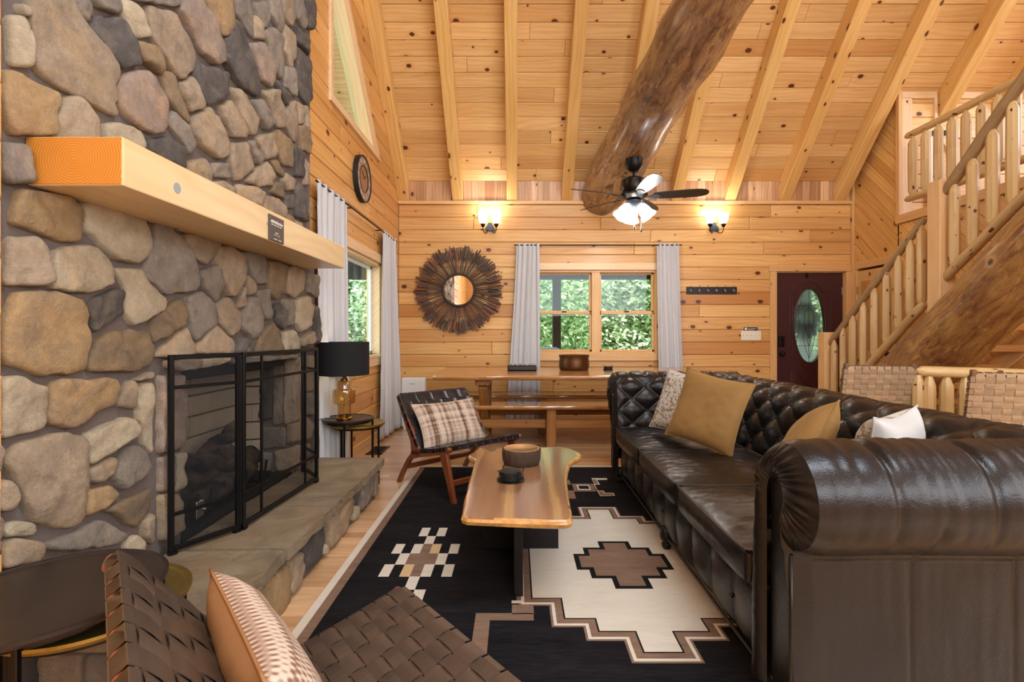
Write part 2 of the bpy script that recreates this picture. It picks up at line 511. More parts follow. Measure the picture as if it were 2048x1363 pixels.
def velvet(t):
    n = t.noise(t.objc(), 6, 3)
    return t.mix(n, lin('#7b5c30'), lin('#957242'))
M_velvet = fabric('ochre_velvet', velvet, .75)
M_velvet.node_tree.nodes['Principled BSDF'].inputs['Sheen Weight'].default_value = .35
M_velvet.node_tree.nodes['Principled BSDF'].inputs['Sheen Tint'].default_value = lin('#d8b678')
def lace(t):
    uv = t.uv()
    v = t.node('ShaderNodeTexVoronoi'); v.inputs['Scale'].default_value = 60; t.l.new(uv, v.inputs['Vector'])
    return t.mix(t.math('MULTIPLY', t.math('SUBTRACT', v.outputs['Distance'], .52, clamp=True), 5, clamp=True), lin('#c2bcb0'), lin('#8a7a64'))
M_lace = fabric('white_lace_fabric', lace, .9)
M_white = fabric('white_cotton', lambda t: t.mix(t.noise(t.objc(), 5, 3), lin('#aeaba6'), lin('#bbb8b2')), .9)
def plaid(t):
    uv = t.uv(); s = t.node('ShaderNodeSeparateXYZ'); t.l.new(uv, s.inputs[0])
    a = t.noise(t.mapping(uv, (14, .05, 1)), 1, 2, .6); b = t.noise(t.mapping(uv, (.05, 22, 1)), 1, 2, .6)
    th = t.noise(t.mapping(uv, (300, 60, 1)), 1, 2)
    f = t.math('ADD', t.math('MULTIPLY', a, 1.5), t.math('MULTIPLY', b, .7))
    f = t.math('ADD', f, t.math('MULTIPLY', th, .5))
    return t.mix(t.math('MULTIPLY_ADD', t.math('SUBTRACT', f, 1.35), 3.0, .4, clamp=True), lin('#cfbda8'), lin('#664a3a'))
M_plaid = fabric('brown_plaid_weave', plaid, .9, .5, 500)
def knit(t):
    uv = t.uv(); s = t.node('ShaderNodeSeparateXYZ'); t.l.new(uv, s.inputs[0])
    bands = t.noise(t.mapping(uv, (.3, 13, 1)), 1, 2)
    st = t.math('MULTIPLY', t.math('SINE', t.math('MULTIPLY', s.outputs[0], 330)), t.math('SINE', t.math('MULTIPLY', s.outputs[1], 170)))
    f = t.math('ADD', bands, t.math('MULTIPLY', st, .2))
    return t.mix(t.math('MULTIPLY_ADD', t.math('SUBTRACT', f, .5), 3.6, .4, clamp=True), lin('#d3c0ac'), lin('#86654f'))
M_knit = fabric('knitted_cushion_cover', knit, .95, .8, 260)
M_suede = fabric('tan_suede', lambda t: t.mix(t.noise(t.objc(), 10, 3), lin('#96683f'), lin('#aa7b50')), .8)
def linen(t):
    uv = t.uv()
    a = t.noise(t.mapping(uv, (180, 6, 1)), 1, 2); b = t.noise(t.mapping(uv, (6, 180, 1)), 1, 2)
    return t.mix(t.math('MULTIPLY', t.math('ADD', a, b), .5), lin('#bcbcbc'), lin('#d3d4d5'))
M_linen = fabric('linen_curtain', linen, .9)

def rugmat(name, a, b, fl=.5):
    t = NT(name); c = t.objc()
    n = t.noise(t.mapping(c, (9, 170, 1)), 1, 4, .7); n2 = t.noise(c, 500, 2); n3 = t.noise(t.mapping(c, (2, 12, 1)), 1, 3)
    f = t.math('MULTIPLY_ADD', t.math('SUBTRACT', t.math('ADD', t.math('MULTIPLY', n, .7), t.math('MULTIPLY', n3, .3)), .5), 3.0, fl, clamp=True)
    t.bump(t.math('ADD', n, n2), .6, .004)
    return t.set(Base_Color=t.mix(f, lin(a), lin(b)), Roughness=.95, Specular_IOR_Level=.15)
M_rugk = rugmat('black_wool', '#0c0c11', '#2c2a2b', .30)
M_rugc = rugmat('cream_wool', '#d2cbb8', '#e6e0d0')
M_rugb = rugmat('brown_wool', '#6f5848', '#9a7f6a')
M_ruge = rugmat('tan_wool', '#cfb083', '#d9be95')

M_black = plain('black_metal', '#141516', .38, .6)
M_blackm = plain('matt_black', '#161616', .6)
M_bronze = plain('dark_bronze_metal', '#26211d', .3, .8)
M_brass = plain('brushed_brass', '#a08a45', .32, 1.0)
M_gold = plain('polished_gold', '#c59a4a', .18, 1.0)
M_steel = plain('steel', '#b9bcc0', .25, 1.0)
M_mirror = plain('mirror_glass', '#eeeeee', .02, 1.0)
M_whitep = plain('white_plastic', '#e8e8e4', .4)
M_ivory = plain('ivory_plastic', '#eae2cc', .4)
M_shade = plain('black_lampshade_cloth', '#0c0d0f', .85)
M_slate = plain('slate_screen', '#39424c', .3)
M_gunm = plain('patinated_gunmetal', '#3a3634', .32, .85)
M_char = plain('black_painted_wood', '#0d0d0e', .42)
M_caming = plain('lead_caming', '#30343a', .4, .8)

def dark_top():
    t = NT('walnut_metal_top'); c = t.objc()
    n = t.noise(t.mapping(c, (3, 40, 1)), 1, 4, .6); n2 = t.noise(c, 5, 3)
    return t.set(Base_Color=t.mix(t.math('ADD', t.math('MULTIPLY', n, .5), t.math('MULTIPLY', n2, .5)), lin('#211c1a'), lin('#3c322c')), Roughness=.34, Metallic=.3)
M_dtop = dark_top()
def brass_top():
    t = NT('hammered_brass_top'); c = t.objc()
    n = t.noise(c, 130, 3); n2 = t.noise(c, 7, 3)
    t.bump(n, .25, .003)
    return t.set(Base_Color=t.mix(n2, lin('#8f7a35'), lin('#b9a35c')), Roughness=.36, Metallic=.9)
M_btop = brass_top()

def glass(name, tint='#ffffff', rough=0.0, fac=.015, edge=.6, power=5.0):
    """thin pane: mostly clear with a Fresnel sheen."""
    t = NT(name); t.n.remove(t.b)
    tr = t.node('ShaderNodeBsdfTransparent'); tr.inputs[0].default_value = lin(tint)
    gl = t.node('ShaderNodeBsdfGlossy'); gl.inputs['Roughness'].default_value = rough
    fr = t.node('ShaderNodeLayerWeight'); fr.inputs[0].default_value = .5
    m = t.node('ShaderNodeMixShader')
    t.l.new(t.math('MULTIPLY_ADD', t.math('POWER', fr.outputs['Facing'], power), edge, fac), m.inputs[0]); t.l.new(tr.outputs[0], m.inputs[1]); t.l.new(gl.outputs[0], m.inputs[2])
    t.l.new(m.outputs[0], t.n['Material Output'].inputs[0])
    return t.m
M_glass = glass('window_glass', '#f4fbf6')
M_amber = glass('amber_glass', '#ecd2a0', fac=.10, edge=.9, power=2.2)
M_frost = NT('frosted_door_glass')
_t = M_frost; _t.n.remove(_t.b)
_a = _t.node('ShaderNodeBsdfTransparent'); _a.inputs[0].default_value = lin('#eaf4ec')
_b = _t.node('ShaderNodeBsdfTranslucent'); _b.inputs[0].default_value = lin('#eef2ee')
_m = _t.node('ShaderNodeMixShader'); _m.inputs[0].default_value = .35
_t.l.new(_a.outputs[0], _m.inputs[1]); _t.l.new(_b.outputs[0], _m.inputs[2]); _t.l.new(_m.outputs[0], _t.n['Material Output'].inputs[0])
M_frost = _t.m

def meshwire():
    """woven spark-guard wire: the sheet is mostly holes, the wire dark."""
    t = NT('spark_guard_wire'); t.n.remove(t.b)
    tr = t.node('ShaderNodeBsdfTransparent')
    df = t.node('ShaderNodeBsdfGlossy'); df.inputs[0].default_value = (.05, .055, .065, 1); df.inputs['Roughness'].default_value = .5
    uv = t.uv(); s = t.node('ShaderNodeSeparateXYZ'); t.l.new(uv, s.inputs[0])
    a = t.math('GREATER_THAN', t.math('ABSOLUTE', t.math('SINE', t.math('MULTIPLY', s.outputs[0], PI / .0034))), .955)
    b = t.math('GREATER_THAN', t.math('ABSOLUTE', t.math('SINE', t.math('MULTIPLY', s.outputs[1], PI / .0034))), .955)
    m = t.node('ShaderNodeMixShader'); t.l.new(t.math('MAXIMUM', a, b), m.inputs[0])
    t.l.new(tr.outputs[0], m.inputs[1]); t.l.new(df.outputs[0], m.inputs[2]); t.l.new(m.outputs[0], t.n['Material Output'].inputs[0])
    return t.m
M_wire = meshwire()

def emit(name, c, s):
    t = NT(name)
    t.set(Base_Color=lin('#ffffff'), Emission_Color=lin(c), Emission_Strength=s, Roughness=.4)
    return t.m
M_lit = emit('lit_frosted_glass', '#fffaf4', 5.0)

def door_mat():
    t = NT('maroon_door_paint'); n = t.noise(t.mapping(t.objc(), (60, 60, 3)), 1, 3)
    t.bump(n, .15, .002)
    return t.set(Base_Color=t.mix(n, lin('#3c1f22'), lin('#482528')), Roughness=.32)
M_door = door_mat()
def brick_mat():
    t = NT('firebrick'); c = t.objc(); n = t.noise(c, 30, 5, .7); n2 = t.noise(c, 3, 3)
    t.bump(n, .3, .004)
    return t.set(Base_Color=t.mix(n2, lin('#9a8d78'), lin('#b8a98e')), Roughness=.9)
M_brick = brick_mat()
M_soot = plain('sooty_metal', '#15140f', .8)
def bark():
    t = NT('charred_bark'); c = t.objc(); n = t.noise(c, 28, 6, .75, 1.0); n2 = t.noise(c, 9, 3)
    t.bump(n, 1.0, .02)
    return t.set(Base_Color=t.mix(t.math('MULTIPLY_ADD', t.math('SUBTRACT', n2, .5), 3, .4, clamp=True), lin('#15120f'), lin('#6b5a44')), Roughness=.9)
M_bark = bark()
def bowlbark():
    t = NT('bowl_bark'); c = t.objc(); n = t.noise(t.mapping(c, (60, 60, 9)), 1, 5, .7)
    t.bump(n, .9, .01)
    return t.set(Base_Color=t.mix(n, lin('#241a13'), lin('#5b4532')), Roughness=.85)
M_bbark = bowlbark()
M_bowlin = wood('bowl_inner_wood', '#c79c64', '#a47444', knots=0, vary=.02)
M_copper = NT('aged_copper'); _n = M_copper.noise(M_copper.objc(), 9, 4); M_copper = M_copper.set(Base_Color=M_copper.mix(_n, lin('#4d3320'), lin('#6b4627')), Roughness=.38, Metallic=.7)
M_stick = wood('driftwood_stick', '#575049', '#2c2723', knots=0, rough=.6, vary=.5)
def walnut():
    t = NT('live_edge_walnut'); c = t.objc()
    x = t.node('ShaderNodeSeparateXYZ'); t.l.new(c, x.inputs[0])
    w = t.noise(t.mapping(c, (3.2, .8, 3)), 1, 4, .5, .6)
    st = t.math('ADD', x.outputs[0], t.math('MULTIPLY', w, .16))
    band = t.math('MULTIPLY_ADD', t.math('SINE', t.math('MULTIPLY', st, 30)), .5, .5)
    fine = t.noise(t.mapping(c, (90, 2.4, 20)), 1, 4, .6)
    cc = t.ramp(band, [(.1, lin('#a37a56')), (.6, lin('#8f6648')), (.86, lin('#9a704d')), (.97, lin('#c09a66'))])
    cc = t.mix(t.math('MULTIPLY', fine, .6), cc, lin('#6f4b31'))
    edge = t.math('GREATER_THAN', t.math('ABSOLUTE', t.math('ADD', x.outputs[0], 0.0)), .2)
    return t.set(Base_Color=cc, Roughness=.2, Coat_Weight=.6, Coat_Roughness=.1)
M_walnut = walnut()
M_sap = wood('sapwood_edge', '#d3a765', '#a8743c', knots=0, vary=.02, rough=.25)
def rings_mat():
    t = NT('end_grain_rings'); uv = t.uv(); s = t.node('ShaderNodeSeparateXYZ'); t.l.new(uv, s.inputs[0])
    n = t.noise(uv, 14, 3)
    r = t.math('SQRT', t.math('ADD', t.math('MULTIPLY', s.outputs[0], s.outputs[0]), t.math('MULTIPLY', s.outputs[1], s.outputs[1])))
    f = t.math('MULTIPLY_ADD', t.math('SINE', t.math('ADD', t.math('MULTIPLY', r, 760), t.math('MULTIPLY', n, 5))), .5, .5)
    c = t.mix(t.math('MULTIPLY', t.math('POWER', f, 2.0), .6), lin('#cf8a38'), lin('#a4641f'))
    c = t.mix(t.math('MULTIPLY', t.math('SUBTRACT', t.math('MULTIPLY', n, 1.0), .5, clamp=True), 2.2, clamp=True), c, lin('#c27c25'))
    return t.set(Base_Color=c, Roughness=.4)
M_rings = rings_mat()
def leafm(name, a, b):
    t = NT(name); t.n.remove(t.b)
    r = t.node('ShaderNodeNewGeometry').outputs['Random Per Island']
    c = t.ramp(r, [(0.0, lin('#44683f')), (.3, lin(a)), (.7, lin(b)), (1.0, lin('#fdfdf2'))])
    d = t.node('ShaderNodeBsdfDiffuse'); tl = t.node('ShaderNodeBsdfTranslucent'); m = t.node('ShaderNodeMixShader'); m.inputs[0].default_value = .5
    t.l.new(c, d.inputs[0]); t.l.new(c, tl.inputs[0]); t.l.new(d.outputs[0], m.inputs[1]); t.l.new(tl.outputs[0], m.inputs[2]); t.l.new(m.outputs[0], t.n['Material Output'].inputs[0])
    return t.m
M_leaf = [leafm('green_leaves', '#6f9e66', '#cfe0a8'), leafm('pale_leaves', '#9bbd88', '#f2f4dc'), leafm('bluish_leaves', '#82ac9c', '#dcebe6')]
M_grass = plain('lawn_grass', '#757c66', .9)
M_deck = plain('porch_boards', '#6d5a45', .7)
M_porch = plain('dark_stained_porch_timber', '#2b231d', .6)
M_trunk = plain('tree_bark', '#4b4338', .9)
# ------------------------------------------------------------ room shell
YB, XL, XR, TAN = 6.69, -1.578, 4.495, 1.06
TH = math.atan(TAN); CT, ST = math.cos(TH), math.sin(TH)
RIDGE = 2.0
def ZC(y): return 3.253 + (YB - y) * TAN if y >= RIDGE else 3.253 + (YB - RIDGE) * TAN - (RIDGE - y) * TAN
BW = .1672; ROW0 = 2.94

def spans(z0, z1, lo, hi, openings):
    """trapezoids (a0,b0,a1,b1,z0,z1) of the strip z0..z1 between lo(z) and hi(z) without the openings."""
    out = []
    hits = [o for o in openings if o['z'][0] < z1 - 1e-4 and o['z'][1] > z0 + 1e-4]
    hits.sort(key=lambda o: o['a'](z0))
    cur0, cur1 = lo(z0), lo(z1)
    for o in hits:
        a0, a1, b0, b1 = o['a'](z0), o['a'](z1), o['b'](z0), o['b'](z1)
        out.append((cur0, a0, cur1, a1, z0, z1))
        if o['z'][0] > z0: out.append((a0, b0, o['a'](o['z'][0]), o['b'](o['z'][0]), z0, o['z'][0]))
        if o['z'][1] < z1: out.append((o['a'](o['z'][1]), o['b'](o['z'][1]), a1, b1, o['z'][1], z1))
        cur0, cur1 = b0, b1
    out.append((cur0, hi(z0), cur1, hi(z1), z0, z1))
    return [s for s in out if max(s[1] - s[0], s[3] - s[2]) > .02]

def rect(x0, x1, z0, z1):
    return {'a': lambda z: x0, 'b': lambda z: x1, 'z': (z0, z1)}

def planks(parent, fn, zs, lo, hi, openings, mat, grain, t=.03, ch=.008, seglen=(1.6, 3.6), name='plank'):
    for z0, z1 in zip(zs[:-1], zs[1:]):
        for a0, b0, a1, b1, q0, q1 in spans(z0, z1, lo, hi, openings):
            cuts = [0.0]
            L = max(b0 - a0, .01)
            p = R.uniform(.5, seglen[1])
            while p < L - .5:
                cuts.append(p / L); p += R.uniform(*seglen)
            cuts.append(1.0)
            for c0, c1 in zip(cuts[:-1], cuts[1:]):
                poly = [(a0 + (b0 - a0) * c0, q0), (a0 + (b0 - a0) * c1, q0), (a1 + (b1 - a1) * c1, q1), (a1 + (b1 - a1) * c0, q1)]
                if abs(poly[0][0] - poly[1][0]) < .004: poly = [poly[0], poly[2], poly[3]]
                elif abs(poly[2][0] - poly[3][0]) < .004: poly = poly[:3]
                obj(name, Mesh().prism(poly if len(poly) < 4 else inset(poly, .0013), fn, t + R.uniform(-.002, .0025), ch), mat, parent, grain=grain)

def backing(fn, zs, lo, hi, openings, t):
    m = Mesh()
    for z0, z1 in zip(zs[:-1], zs[1:]):
        for a0, b0, a1, b1, q0, q1 in spans(z0, z1, lo, hi, openings):
            poly = [(a0, q0), (b0, q0), (b1, q1), (a1, q1)]
            if abs(a0 - b0) < .004: poly = [poly[0], poly[2], poly[3]]
            elif abs(a1 - b1) < .004: poly = poly[:3]
            m.prism(poly, fn, t)
    return m

# floor
fl = struct('floor', Mesh().box(-1.75, 8.4, -2.8, 6.85, -.12, -.012), M_floor, grain=(1, 0, 0))
y = .75; k = 0
while y < YB - .01:
    y1 = min(y + .0828, YB)
    x = XL
    cuts = [XL]
    p = XL + R.uniform(.3, 1.6)
    while p < XR - .4:
        cuts.append(p); p += R.uniform(1.5, 3.2)
    cuts.append(XR)
    for a, b in zip(cuts[:-1], cuts[1:]):
        obj('floorboard', Mesh().prism([(a, y), (b, y), (b, y1), (a, y1)], lambda u, v, w: (u, v, w - .012), .012, .0012), M_floor, fl, grain=(1, 0, 0))
    y = y1; k += 1

# back wall: log siding up to the plate, upright boards above
WX0, WX1, WZ0, WZ1 = P(1069, 0, YB)[0], P(1315, 0, YB)[0], P(0, 706, YB)[2], P(0, 540, YB)[2]
DX0, DX1, DZ1 = P(1552, 0, YB)[0], P(1690, 0, YB)[0], P(0, 543, YB)[2]
bw_open = [rect(WX0, WX1, WZ0, WZ1), rect(DX0, DX1, -.1, DZ1)]
fnb = lambda u, v, w: (u, YB + .03 - w, v)
wb = struct('wall_back', backing(lambda u, v, w: (u, YB + .03 + w, v), [0, WZ0, DZ1, WZ1, 3.4], lambda z: XL - .15, lambda z: XR + 4, [rect(WX0, WX1, WZ0, WZ1), rect(DX0, DX1, -1, DZ1)], .14), M_wall, grain=(1, 0, 0))
zs = sorted([ROW0 - BW * i for i in range(18) if ROW0 - BW * i > 0.02] + [0.0])
planks(wb, fnb, zs, lambda z: XL, lambda z: XR, bw_open, M_wall, (1, 0, 0), name='siding_board')
tr = struct('trim_1', Mesh().box(XL, XR, YB - .035, YB + .03, 2.94, 2.985), M_trim, grain=(1, 0, 0), bevel=.004)
x = XL
while x < XR - .01:                                             # upright boards between the rafters
    w = R.choice([.075, .09, .11, .14])
    x1 = min(x + w, XR)
    obj('upright_board', Mesh().prism([(x, 2.98), (x1, 2.98), (x1, 3.262), (x, 3.262)], fnb, .024, .004), M_knee, wb, grain=(0, 0, 1))
    x = x1

# left wall (gable)
glz = 4.66
def gab(z): return 5.62 - (z - 3.23) * (1.37 / 1.43)
LW = [rect(4.30, 5.80, .985, 2.02), {'a': lambda z: 4.25, 'b': lambda z: max(gab(z), 4.252), 'z': (3.23, glz)}]
lhi = lambda z: YB if z < 3.253 else YB - (z - 3.253) / TAN
llo = lambda z: -2.7 if z < 3.253 else -2.7 + (z - 3.253) / TAN
fire_open = {'a': lambda z: 1.75, 'b': lambda z: 3.45, 'z': (-.1, 1.5)}
zb = [0, .985, 1.5, 2.02, 3.23, 3.253, glz, 8.22]
wl = struct('wall_left', backing(lambda u, v, w: (XL - .03 - w, u, v), zb, llo, lhi, LW + [fire_open], .12), M_gable, grain=(0, 1, 0))
fnl = lambda u, v, w: (XL - .03 + w, u, v)
zsl = [i * BW + (ROW0 - 17 * BW) for i in range(-1, 33)]
zsl[0] = 0.0
planks(wl, fnl, zsl, lambda z: 3.55, lhi, LW, M_gable, (0, 1, 0), seglen=(.9, 2.6), name='siding_board')
w2 = struct('wall_left_near', Mesh().box(-1.60, -1.50, -.2, 1.43, 0, 3.2), M_gable, grain=(0, 1, 0))
planks(w2, lambda u, v, w: (-1.50 + w, u, v), zsl[:19], lambda z: .7, lambda z: 1.435, [], M_gable, (0, 1, 0), name='siding_board')

# right wall: diagonal boards
wr = struct('wall_right', Mesh()
            .box(XR + .02, XR + .14, -2.7, 5.96, 0, 2.41)
            .box(XR + .02, XR + .14, 5.90, YB + .03, 2.07, 4.0)
            .box(XR + .02, XR + .14, 6.60, YB + .03, 0, 2.1), M_diag, grain=(0, 1, 0))
def diagonal(region, sgn, name='diagonal_board', wdt=.125):
    fn = lambda u, v, w: (XR + .022 - w, u, v)
    s2 = math.sqrt(.5)
    nx, ny = (-s2, s2) if sgn > 0 else (s2, s2)                  # across the boards
    ds = [nx * p[0] + ny * p[1] for p in region]
    d = math.floor(min(ds) / wdt) * wdt
    while d < max(ds):
        poly = clip(clip(region, nx, ny, d + wdt), -nx, -ny, -d)
        if len(poly) > 2 and abs(area(poly)) > .002:
            pts = [poly[0]]
            for q in poly[1:]:
                if (q[0] - pts[-1][0]) ** 2 + (q[1] - pts[-1][1]) ** 2 > 1e-5: pts.append(q)
            if len(pts) > 2:
                obj(name, Mesh().prism(inset(pts, .0014) if len(pts) == 4 else pts, fn, .022, .006), M_diag, wr, grain=(0, s2 if sgn > 0 else -s2, s2))
        d += wdt
diagonal([(5.87, 2.13), (YB, 2.13), (YB, 3.26), (5.87, ZC(5.87))], 1)
diagonal([(2.9, .02), (5.90, .02), (5.90, 2.50), (2.9, 2.50)], 1)
struct('trim_2', Mesh().box(XR - .03, XR + .0, YB - .05, YB, 0, 3.25), M_trim, grain=(0, 0, 1), bevel=.004)
struct('trim_3', Mesh().box(XR - .02, XR + .02, 5.90, YB, 2.06, 2.15), M_trim, grain=(0, 1, 0), bevel=.004)
# loft edge
struct('trim_4', Mesh().box(XR - .025, XR + .02, 5.845, 5.90, 2.52, ZC(5.9) - .03), M_trim, grain=(0, 0, 1), bevel=.004)
struct('trim_5', Mesh().box(XR - .03, XR + .03, 1.2, 5.90, 2.50, 2.60), M_trim, grain=(0, 1, 0), bevel=.004)
struct('loft_floor', Mesh().box(XR + .035, 8.3, 1.2, 5.94, 2.42, 2.60), M_floor, grain=(1, 0, 0))
lk = struct('wall_loft', Mesh().box(XR + .02, 8.3, 5.94, 6.04, 2.6, 4.2), M_knee, grain=(1, 0, 0))
planks(lk, lambda u, v, w: (u, 5.94 - w, v), [2.6 + .168 * i for i in range(9)] + [4.08], lambda z: XR + .15, lambda z: 7.0, [], M_ceil, (1, 0, 0), t=.02, name='loft_board')
RX = [(P(p, 0, YB)[0]) for p in (807.5, 915.5, 1024, 1134, 1243, 1351.5, 1460, 1569.5, 1679.5)]
sp = (RX[-1] - RX[0]) / 8
RX += [RX[-1] + sp * i for i in (1, 2, 3)]
struct('trim_6', Mesh().box(XR + .03, XR + .17, 5.895, 5.925, 2.6, 4.0), M_tpale, grain=(0, 0, 1), bevel=.003)
r9 = RX[9]
m = Mesh().box(XR + .03, r9 - .09, 5.895, 5.925, 3.99, 4.07).box(r9 - .125, r9 - .09, 5.89, 5.92, 3.77, 4.0).box(r9 - .125, r9 + .125, 5.89, 5.92, 3.73, 3.775).box(r9 + .09, r9 + .125, 5.89, 5.92, 3.77, 4.0).box(r9 + .09, 7.0, 5.895, 5.925, 3.99, 4.07)
struct('trim_7', m, M_tpale, grain=(1, 0, 0), bevel=.003)
# shell pieces behind the camera and past the loft
struct('wall_loft_end', Mesh().prism([(-2.7, 0), (YB, 0), (YB, 3.25), (RIDGE, 8.22), (-2.7, 3.25)], lambda u, v, w: (8.3 + w, u, v), .1), M_gable, grain=(0, 1, 0))
struct('wall_front', Mesh().box(-1.7, 8.4, -2.85, -2.7, 0, 3.3), M_wall, grain=(1, 0, 0))

# ceiling
mc = Mesh()
mc.prism([(-3.3, -.9), (8.4, -.9), (8.4, (YB - RIDGE) / CT), (-3.3, (YB - RIDGE) / CT)], lambda u, v, w: (u, YB - v * CT + w * ST, 3.253 + v * ST + w * CT), .2, base=.021)
mc.prism([(-3.3, 0), (8.4, 0), (8.4, (YB - RIDGE) / CT + .4), (-3.3, (YB - RIDGE) / CT + .4)], lambda u, v, w: (u, RIDGE - (YB - RIDGE) + v * CT - w * ST, 3.253 + v * ST + w * CT), .2, base=.0)
ce = struct('ceiling', mc, M_ceil, grain=(1, 0, 0))
fnc = lambda u, v, w: (u, YB - v * CT - (w - .021) * ST, 3.253 + v * ST - (w - .021) * CT)
for i in range(28):
    s0, s1 = i * .1672, (i + 1) * .1672
    cuts = [XL]
    p = XL + R.uniform(.6, 2.4)
    while p < 6.6:
        cuts.append(p); p += R.uniform(1.46, 3.2)
    cuts.append(7.2)
    for a, b in zip(cuts[:-1], cuts[1:]):
        obj('ceiling_board', Mesh().prism([(a + .001, s0 + .0016), (b - .001, s0 + .0016), (b - .001, s1 - .0016), (a + .001, s1 - .0016)], fnc, .021 + R.uniform(-.0015, .0015), .005), M_ceil, ce, grain=(1, 0, 0))
mo = Mesh()                                                       # boards under the roof overhang outside the gable
for i in range(-4, 27):
    mo.prism([(-3.3, i * .1672), (-1.74, i * .1672), (-1.74, (i + 1) * .1672), (-3.3, (i + 1) * .1672)], fnc, .021, .004)
obj('soffit_board', mo, M_knee, ce, grain=(1, 0, 0))['kind'] = 'stuff'
side = ['tenth', 'ninth']
RLAB = ['pine rafter lying along the left gable wall', 'second pine rafter from the left gable wall, left of the wall sconce', 'third pine rafter from the left gable wall, above the left sconce',
        'pine rafter just left of the big ceiling log', 'pine rafter crossing behind the big ceiling log', 'pine rafter just right of the big ceiling log and fan', 'pine rafter coming down over the right wall sconce',
        'pine rafter coming down right of the right wall sconce', 'pine rafter ending in the right-hand corner above the maroon door', 'pine rafter notched into the pale loft wall', 'second rafter inside the loft, behind the stair rail', 'rafter furthest right inside the loft']
for i, xr in enumerate(RX):
    a = (xr, 6.86, ZC(6.86) - .14); b = (xr, RIDGE + .02, ZC(RIDGE + .02) - .14)
    if i >= 9: a = (xr, 5.99, ZC(5.99) - .155)
    o = obj('rafter', Mesh().beam(a, b, .142, .192 if i < 9 else .22, up=(0, ST, CT)), M_raft, grain=(0, -CT, ST), bevel=.006)
    tag(o, RLAB[i], 'rafter', 'pine roof rafters', 'structure')

# ------------------------------------------------------------ windows and doors
def casing(m, x0, x1, z0, z1, w, y0, y1, sill=True):
    m.box(x0 - w, x0, y0, y1, z0 - (w if sill else 0), z1)
    m.box(x1, x1 + w, y0, y1, z0 - (w if sill else 0), z1)
w1 = Mesh()
w1.box(WX0, WX0 + .035, YB - .0, YB + .15, WZ0, WZ1).box(WX1 - .035, WX1, YB, YB + .15, WZ0, WZ1).box(WX0, WX1, YB, YB + .15, WZ1 - .03, WZ1).box(WX0, WX1, YB, YB + .15, WZ0, WZ0 + .02)
WM = P(1192, 0, YB)[0]
win = struct('window_1', w1, M_trim, 'double sash window with two side by side units', grain=(0, 0, 1), bevel=.002)
obj('mullion', Mesh().box(WM - .055, WM + .055, YB + .01, YB + .14, WZ0, WZ1), M_trim, win, grain=(0, 0, 1), bevel=.004)
obj('head_casing', Mesh().box(WX0 - .03, WX1 + .03, YB - .03, YB + .0, WZ1, WZ1 + .095), M_tpale, win, grain=(1, 0, 0), bevel=.004)
obj('apron', Mesh().box(WX0 - .03, WX1 + .03, YB - .03, YB + .0, WZ0 - .1, WZ0 + .005), M_trim, win, grain=(1, 0, 0), bevel=.004)
for s in (-1, 1):
    xx = WX0 - .03 if s < 0 else WX1 - .03
    obj('side_casing', Mesh().box(xx, xx + .06, YB - .025, YB, WZ0, WZ1), M_trim, win, grain=(0, 0, 1), bevel=.003)
zm = P(0, 625, YB)[2]
for a, b in ((WX0 + .035, WM - .055), (WM + .055, WX1 - .035)):
    for q, (c, d) in enumerate(((WZ0 + .02, zm), (zm, WZ1 - .03))):
        yy = YB + (.06 if q == 0 else .09); f = .028
        fr = Mesh().box(a, a + f, yy - .018, yy + .018, c, d).box(b - f, b, yy - .018, yy + .018, c, d).box(a, b, yy - .018, yy + .018, c, c + .03).box(a, b, yy - .018, yy + .018, d - .02, d + (.008 if q == 0 else 0))
        o = obj('sash', fr, M_trim, win, grain=(0, 0, 1), bevel=.003)
        obj('pane', Mesh().box(a + f, b - f, yy - .002, yy + .002, c + .03, d - .02), M_glass, o)
        if q == 0:
            obj('sash_lock', Mesh().box((a + b) / 2 - .03, (a + b) / 2 + .03, yy - .03, yy + .01, d + .008, d + .022), M_black, o, bevel=.004)
# left window
w2m = Mesh().box(XL - .15, XL, 5.765, 5.80, .985, 2.02).box(XL - .15, XL, 4.30, 4.335, .985, 2.02).box(XL - .15, XL, 4.3, 5.8, 1.985, 2.02).box(XL - .15, XL + .03, 4.24, 5.86, .95, .985)
win2 = struct('window_2', w2m, M_tpale, 'picture window in the left wall', grain=(0, 1, 0), bevel=.003)
obj('head_casing', Mesh().box(XL, XL + .025, 4.22, 5.88, 2.02, 2.12), M_tpale, win2, grain=(0, 1, 0), bevel=.004)
obj('apron', Mesh().box(XL, XL + .022, 4.24, 5.86, .86, .95), M_tpale, win2, grain=(0, 1, 0), bevel=.004)
for yy in (4.22, 5.80):
    obj('side_casing', Mesh().box(XL, XL + .022, yy, yy + .08, .985, 2.02), M_trim, win2, grain=(0, 0, 1), bevel=.004)
s2 = obj('sash', Mesh().box(XL - .12, XL - .09, 4.335, 4.38, .985, 1.985).box(XL - .12, XL - .09, 5.72, 5.765, .985, 1.985).box(XL - .12, XL - .09, 4.34, 5.76, .985, 1.02).box(XL - .12, XL - .09, 4.34, 5.76, 1.95, 1.985), M_whitep, win2)
obj('pane', Mesh().box(XL - .107, XL - .103, 4.38, 5.72, 1.02, 1.95), M_glass, s2)
